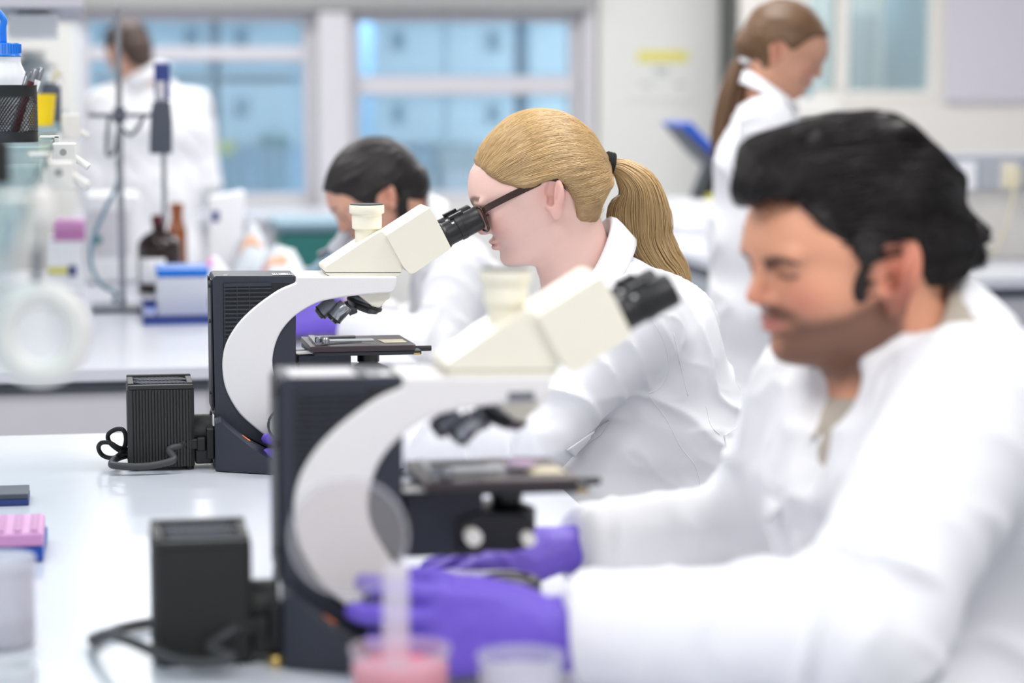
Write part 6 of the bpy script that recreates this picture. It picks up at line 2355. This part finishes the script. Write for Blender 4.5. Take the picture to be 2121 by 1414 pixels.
# grey microscope of the black-haired worker
gy = 5.33
def G(px, py, d=0.0):
    return Q(px, py, gy + d)
gx = G(690, 640).x
t = thing('microscope', 'grey microscope the black-haired worker bends over on the second bench', 'microscope', (gx, gy, BZ))
x0 = G(560, 640).x
obj('base', MB().box2((x0 + .02, gy - .09, BZ + .0005), (x0 + .24, gy + .09, BZ + .045)), 'scope_grey', t, bevel=.01)
obj('column', MB().box2((x0 + .02, gy - .04, BZ + .046), (x0 + .08, gy + .04, BZ + .125)), 'scope_grey', t, bevel=.008)
pa = [(G(575, 628).x, G(575, 640).z), (G(600, 612).x, G(600, 600).z), (G(690, 500).x, G(690, 512).z), (G(722, 520).x, G(722, 520).z), (G(690, 590).x, G(690, 590).z), (G(668, 640).x, G(668, 640).z)]
hdg = obj('head', MB().prism(pa, gy - .045, gy + .045), 'handle_grey', t, bevel=.008, label='grey sloping head')
for s in (-1, 1):
    a, b = G(690, 525, s * .03), G(728, 470, s * .03)
    obj('eyepiece', MB().lathe([(.019, 0), (.019, .02), (.0165, .024), (.0165, (b - a).length * .9), (.014, (b - a).length), (0, (b - a).length)], a, b - a, 24), 'trunking', hdg)
obj('objective', MB().cyl((gx - .02, gy, BZ + .19), (gx + .0, gy, BZ + .145), .016, 20), 'gunmetal', t)
obj('stage', MB().box2((x0 + .081, gy - .07, BZ + .115), (x0 + .24, gy + .07, BZ + .13)), 'scope_dark', t, bevel=.002)

# ------------------------------------------------------------------ things on the near bench
tb = T(89, 1164, BZ)
bx1, by0 = tb.x, tb.y
t = thing('tip_box', 'pink and blue pipette tip box at the left edge of the near bench', 'box', (bx1 - .06, by0 + .06, BZ))
bd = .135
obj('base', MB().prism([(bx1 - .125, by0), (bx1, by0), (bx1 + .004, by0 + bd), (bx1 - .125, by0 + bd)], BZ + .0005, BZ + .0185, 'z'), 'deep_blue', t, bevel=.002, label='blue base')
ld = obj('lid', MB().box2((bx1 - .124, by0 + .001, BZ + .019), (bx1 + .001, by0 + bd - .001, BZ + .0350)), 'pink_plastic', t, bevel=.003, label='pink lid')
m = MB()
for k in range(6):
    m.box2((bx1 - .114 + k * .020, by0 + .012, BZ + .0352), (bx1 - .105 + k * .020, by0 + bd - .012, BZ + .0372))
obj('ridges', m, 'pink_dark', ld, bevel=.0008)
tb2 = T(60, 1047, BZ)
t = thing('slide_box', 'flat navy box behind the pink tip box', 'box', (tb2.x - .05, tb2.y + .05, BZ))
obj('tray', MB().box2((tb2.x - .11, tb2.y, BZ + .0005), (tb2.x, tb2.y + .075, BZ + .009)), 'navy_plastic', t, bevel=.0015)
obj('lid', MB().box2((tb2.x - .11, tb2.y + .0005, BZ + .0093), (tb2.x - .0006, tb2.y + .0745, BZ + .0165)), 'slate', t, bevel=.0015)
jy = 2.50
jc = T(5, 1335, BZ)
t = thing('clear_jar', 'blurred clear plastic jar in front of the pink tip box', 'jar', (jc.x, jc.y, BZ))
zz = BZ + .0006
obj('jar', MB().lathe([(0, 0), (.032, 0), (.034, .003), (.034, .080), (.0325, .080), (.0325, .003), (0, .003)], (jc.x, jc.y, zz), n=40), 'frosted_plastic', t)
obj('contents', MB().lathe([(0, .0035), (.0318, .0035), (.0318, .030), (0, .030)], (jc.x, jc.y, zz), n=40), 'milky', t)
obj('lid', MB().lathe([(.0355, .0805), (.0355, .090), (.034, .092), (0, .092)], (jc.x, jc.y, zz), n=40), 'frosted_plastic', t)
jc = T(12, 1425, BZ)
t = thing('dish', 'white round dish at the bottom left corner of the near bench', 'dish', (jc.x, jc.y, BZ))
obj('dish', MB().lathe([(0, 0), (.028, 0), (.031, .012), (.030, .022), (.027, .022), (.026, .004), (0, .004)], (jc.x, jc.y, zz), n=40), 'milky', t)
yk = T(572, 1380, BZ)
t = thing('cap', 'small yellow cap on the near bench beside the blurred lamp house', 'cap', (yk.x, yk.y, BZ))
obj('shell', MB().lathe([(0, 0), (.0075, 0), (.0075, .008), (.006, .010), (0, .0105)], (yk.x, yk.y, zz), n=24), 'brass', t)

cy2 = 2.075


def cup(px, Y, r, rim_py, label, liquid, name):
    X = Q(px, 1380, Y).x
    h = Q(px, rim_py, Y - r * .2).z - BZ
    t = thing(name, label, 'cup', (X, Y, BZ))
    obj('cup', MB().lathe([(0, 0), (r * .93, 0), (r * .95, .002), (r, h - .004), (r + .0015, h - .003), (r + .0015, h), (r - .0015, h), (r * .92, .004), (0, .004)], (X, Y, zz), n=48), 'clear_plastic', t)
    if liquid:
        obj('liquid', MB().lathe([(0, .0045), (r * .92, .0045), (r * .965, h - .016), (0, h - .016)], (X, Y, zz), n=48), liquid, t)
    else:
        obj('inner_cup', MB().lathe([(0, h * .3), (r * .7, h * .3), (r * .78, h - .014), (r * .76, h - .014), (r * .68, h * .3 + .002), (0, h * .3 + .002)], (X, Y, zz), n=40), 'frosted_plastic', t)
    return X, h


cxr, hr = cup(829, cy2, .0435, 1346, 'clear cup of pink-red liquid at the bottom edge of the photo', 'red_jelly', 'liquid_cup')
cup(1078, cy2 - .025, .0375, 1360, 'empty clear cup at the bottom edge beside the white sleeve', None, 'clear_cup')
ty = cy2 + .004
txx = Q(820, 1300, ty).x
ztop = Q(820, 1172, ty).z
t = thing('hand_lens', 'round clear lens on a frosted handle standing in the red cup', 'lens', (txx, ty, BZ + .03))
obj('handle', MB().lathe([(0, 0), (.0105, 0), (.0118, .004), (.0118, ztop - BZ - hr + .016 - .004), (.0105, ztop - BZ - hr + .016), (0, ztop - BZ - hr + .016)], (txx, ty, zz + hr - .0155), n=28), 'frosted_plastic', t)
lc_ = Q(722, 1112, ty + .02)
vd = Vector((lc_.x, lc_.y, 0)).normalized()
lens = obj('lens', MB().lathe([(0, -.002), (.040, -.0013), (.051, -.0006), (.051, .0006), (.040, .0013), (0, .002)], lc_, vd, 56), 'lens_clear', t, label='clear round lens')
u = Vector((vd.y, -vd.x, 0))
obj('lens_rim', MB().tube([lc_ + (u * math.cos(a) + Vector((0, 0, 1)) * math.sin(a)) * .0515 for a in np.linspace(0, 2 * math.pi, 49)], .0016, 8, caps=False), 'clear_plastic', lens, smooth=180)
obj('neck', MB().tube([lc_ + u * .043 - Vector((0, 0, .030)), Vector((txx, ty + .006, ztop - .012))], .006, 12), 'clear_plastic', t)


# ------------------------------------------------------------------ seams, pockets and belt of the sharp coat
def coat_bvh(o):
    w_ = Vector(wloc(o))
    vs = [w_ + v.co for v in o.data.vertices]
    return BVHTree.FromPolygons(vs, [tuple(p.vertices) for p in o.data.polygons])


CB = coat_bvh(coat1)


def on_coat(px, py, off=.0):
    d = ray(px, py).normalized()
    h = CB.ray_cast(EYE, d)
    if h[0] is None:
        return None
    n = h[1] if h[1].dot(d) < 0 else -h[1]
    return h[0] + n * off


def seam(px_pts, name='seam', r=.0005):
    q = cr(px_pts, 8)
    pts = [on_coat(p[0], p[1], .0003) for p in q]
    pts = [p for p in pts if p is not None]
    ok = [pts[0]]
    for p in pts[1:]:
        if (p - ok[-1]).length < .05:
            ok.append(p)
    if len(ok) > 2:
        obj(name, MB().tube(ok, r, 6), 'coat_white', coat1, smooth=180)


def patch(name, quad, off=.0022, n=14):
    a, b, c, d = [np.array(p, float) for p in quad]
    rows = []
    for v in np.linspace(0, 1, n):
        row = []
        for u in np.linspace(0, 1, n):
            p = (a * (1 - u) + b * u) * (1 - v) + (d * (1 - u) + c * u) * v
            h = on_coat(p[0], p[1], off)
            if h is None:
                return
            row.append(tuple(h))
        rows.append(row)
    obj(name, MB().sheet(rows), 'coat_white', coat1, solid=.0022, smooth=180)


seam([(1342, 816), (1380, 868), (1410, 925), (1440, 965), (1452, 1010)])
seam([(1345, 655), (1372, 700), (1385, 760), (1368, 800), (1342, 815)])
seam([(1395, 690), (1410, 760), (1425, 820)])
seam([(1462, 840), (1472, 880), (1490, 900)])
patch('chest_pocket', [(1262, 868), (1246, 900), (1186, 944), (1172, 930)])
patch('back_belt', [(1498, 900), (1536, 876), (1542, 906), (1504, 932)])
patch('side_pocket', [(1292, 1060), (1432, 1034), (1436, 1052), (1300, 1080)])

# gloved hands of the two standing workers, at the far benches
for (o_, J_, d_, s_) in ((p4, J4, f4, lt4), (p5, J5, b5, l5)):
    for arm_, sg in ((J_['arms'][0][0], -1 if o_ is p4 else 1), (J_['arms'][1][0], 1 if o_ is p4 else -1)):
        wv = arm_[2]
        make_glove('glove', o_, wv + norm(d_) * .02, d_ + np.array((0, 0, -.1)), (0, 0, 1), -s_ * sg, cl, (.3, .3), 1.0, .05, back=arm_[1] - wv)
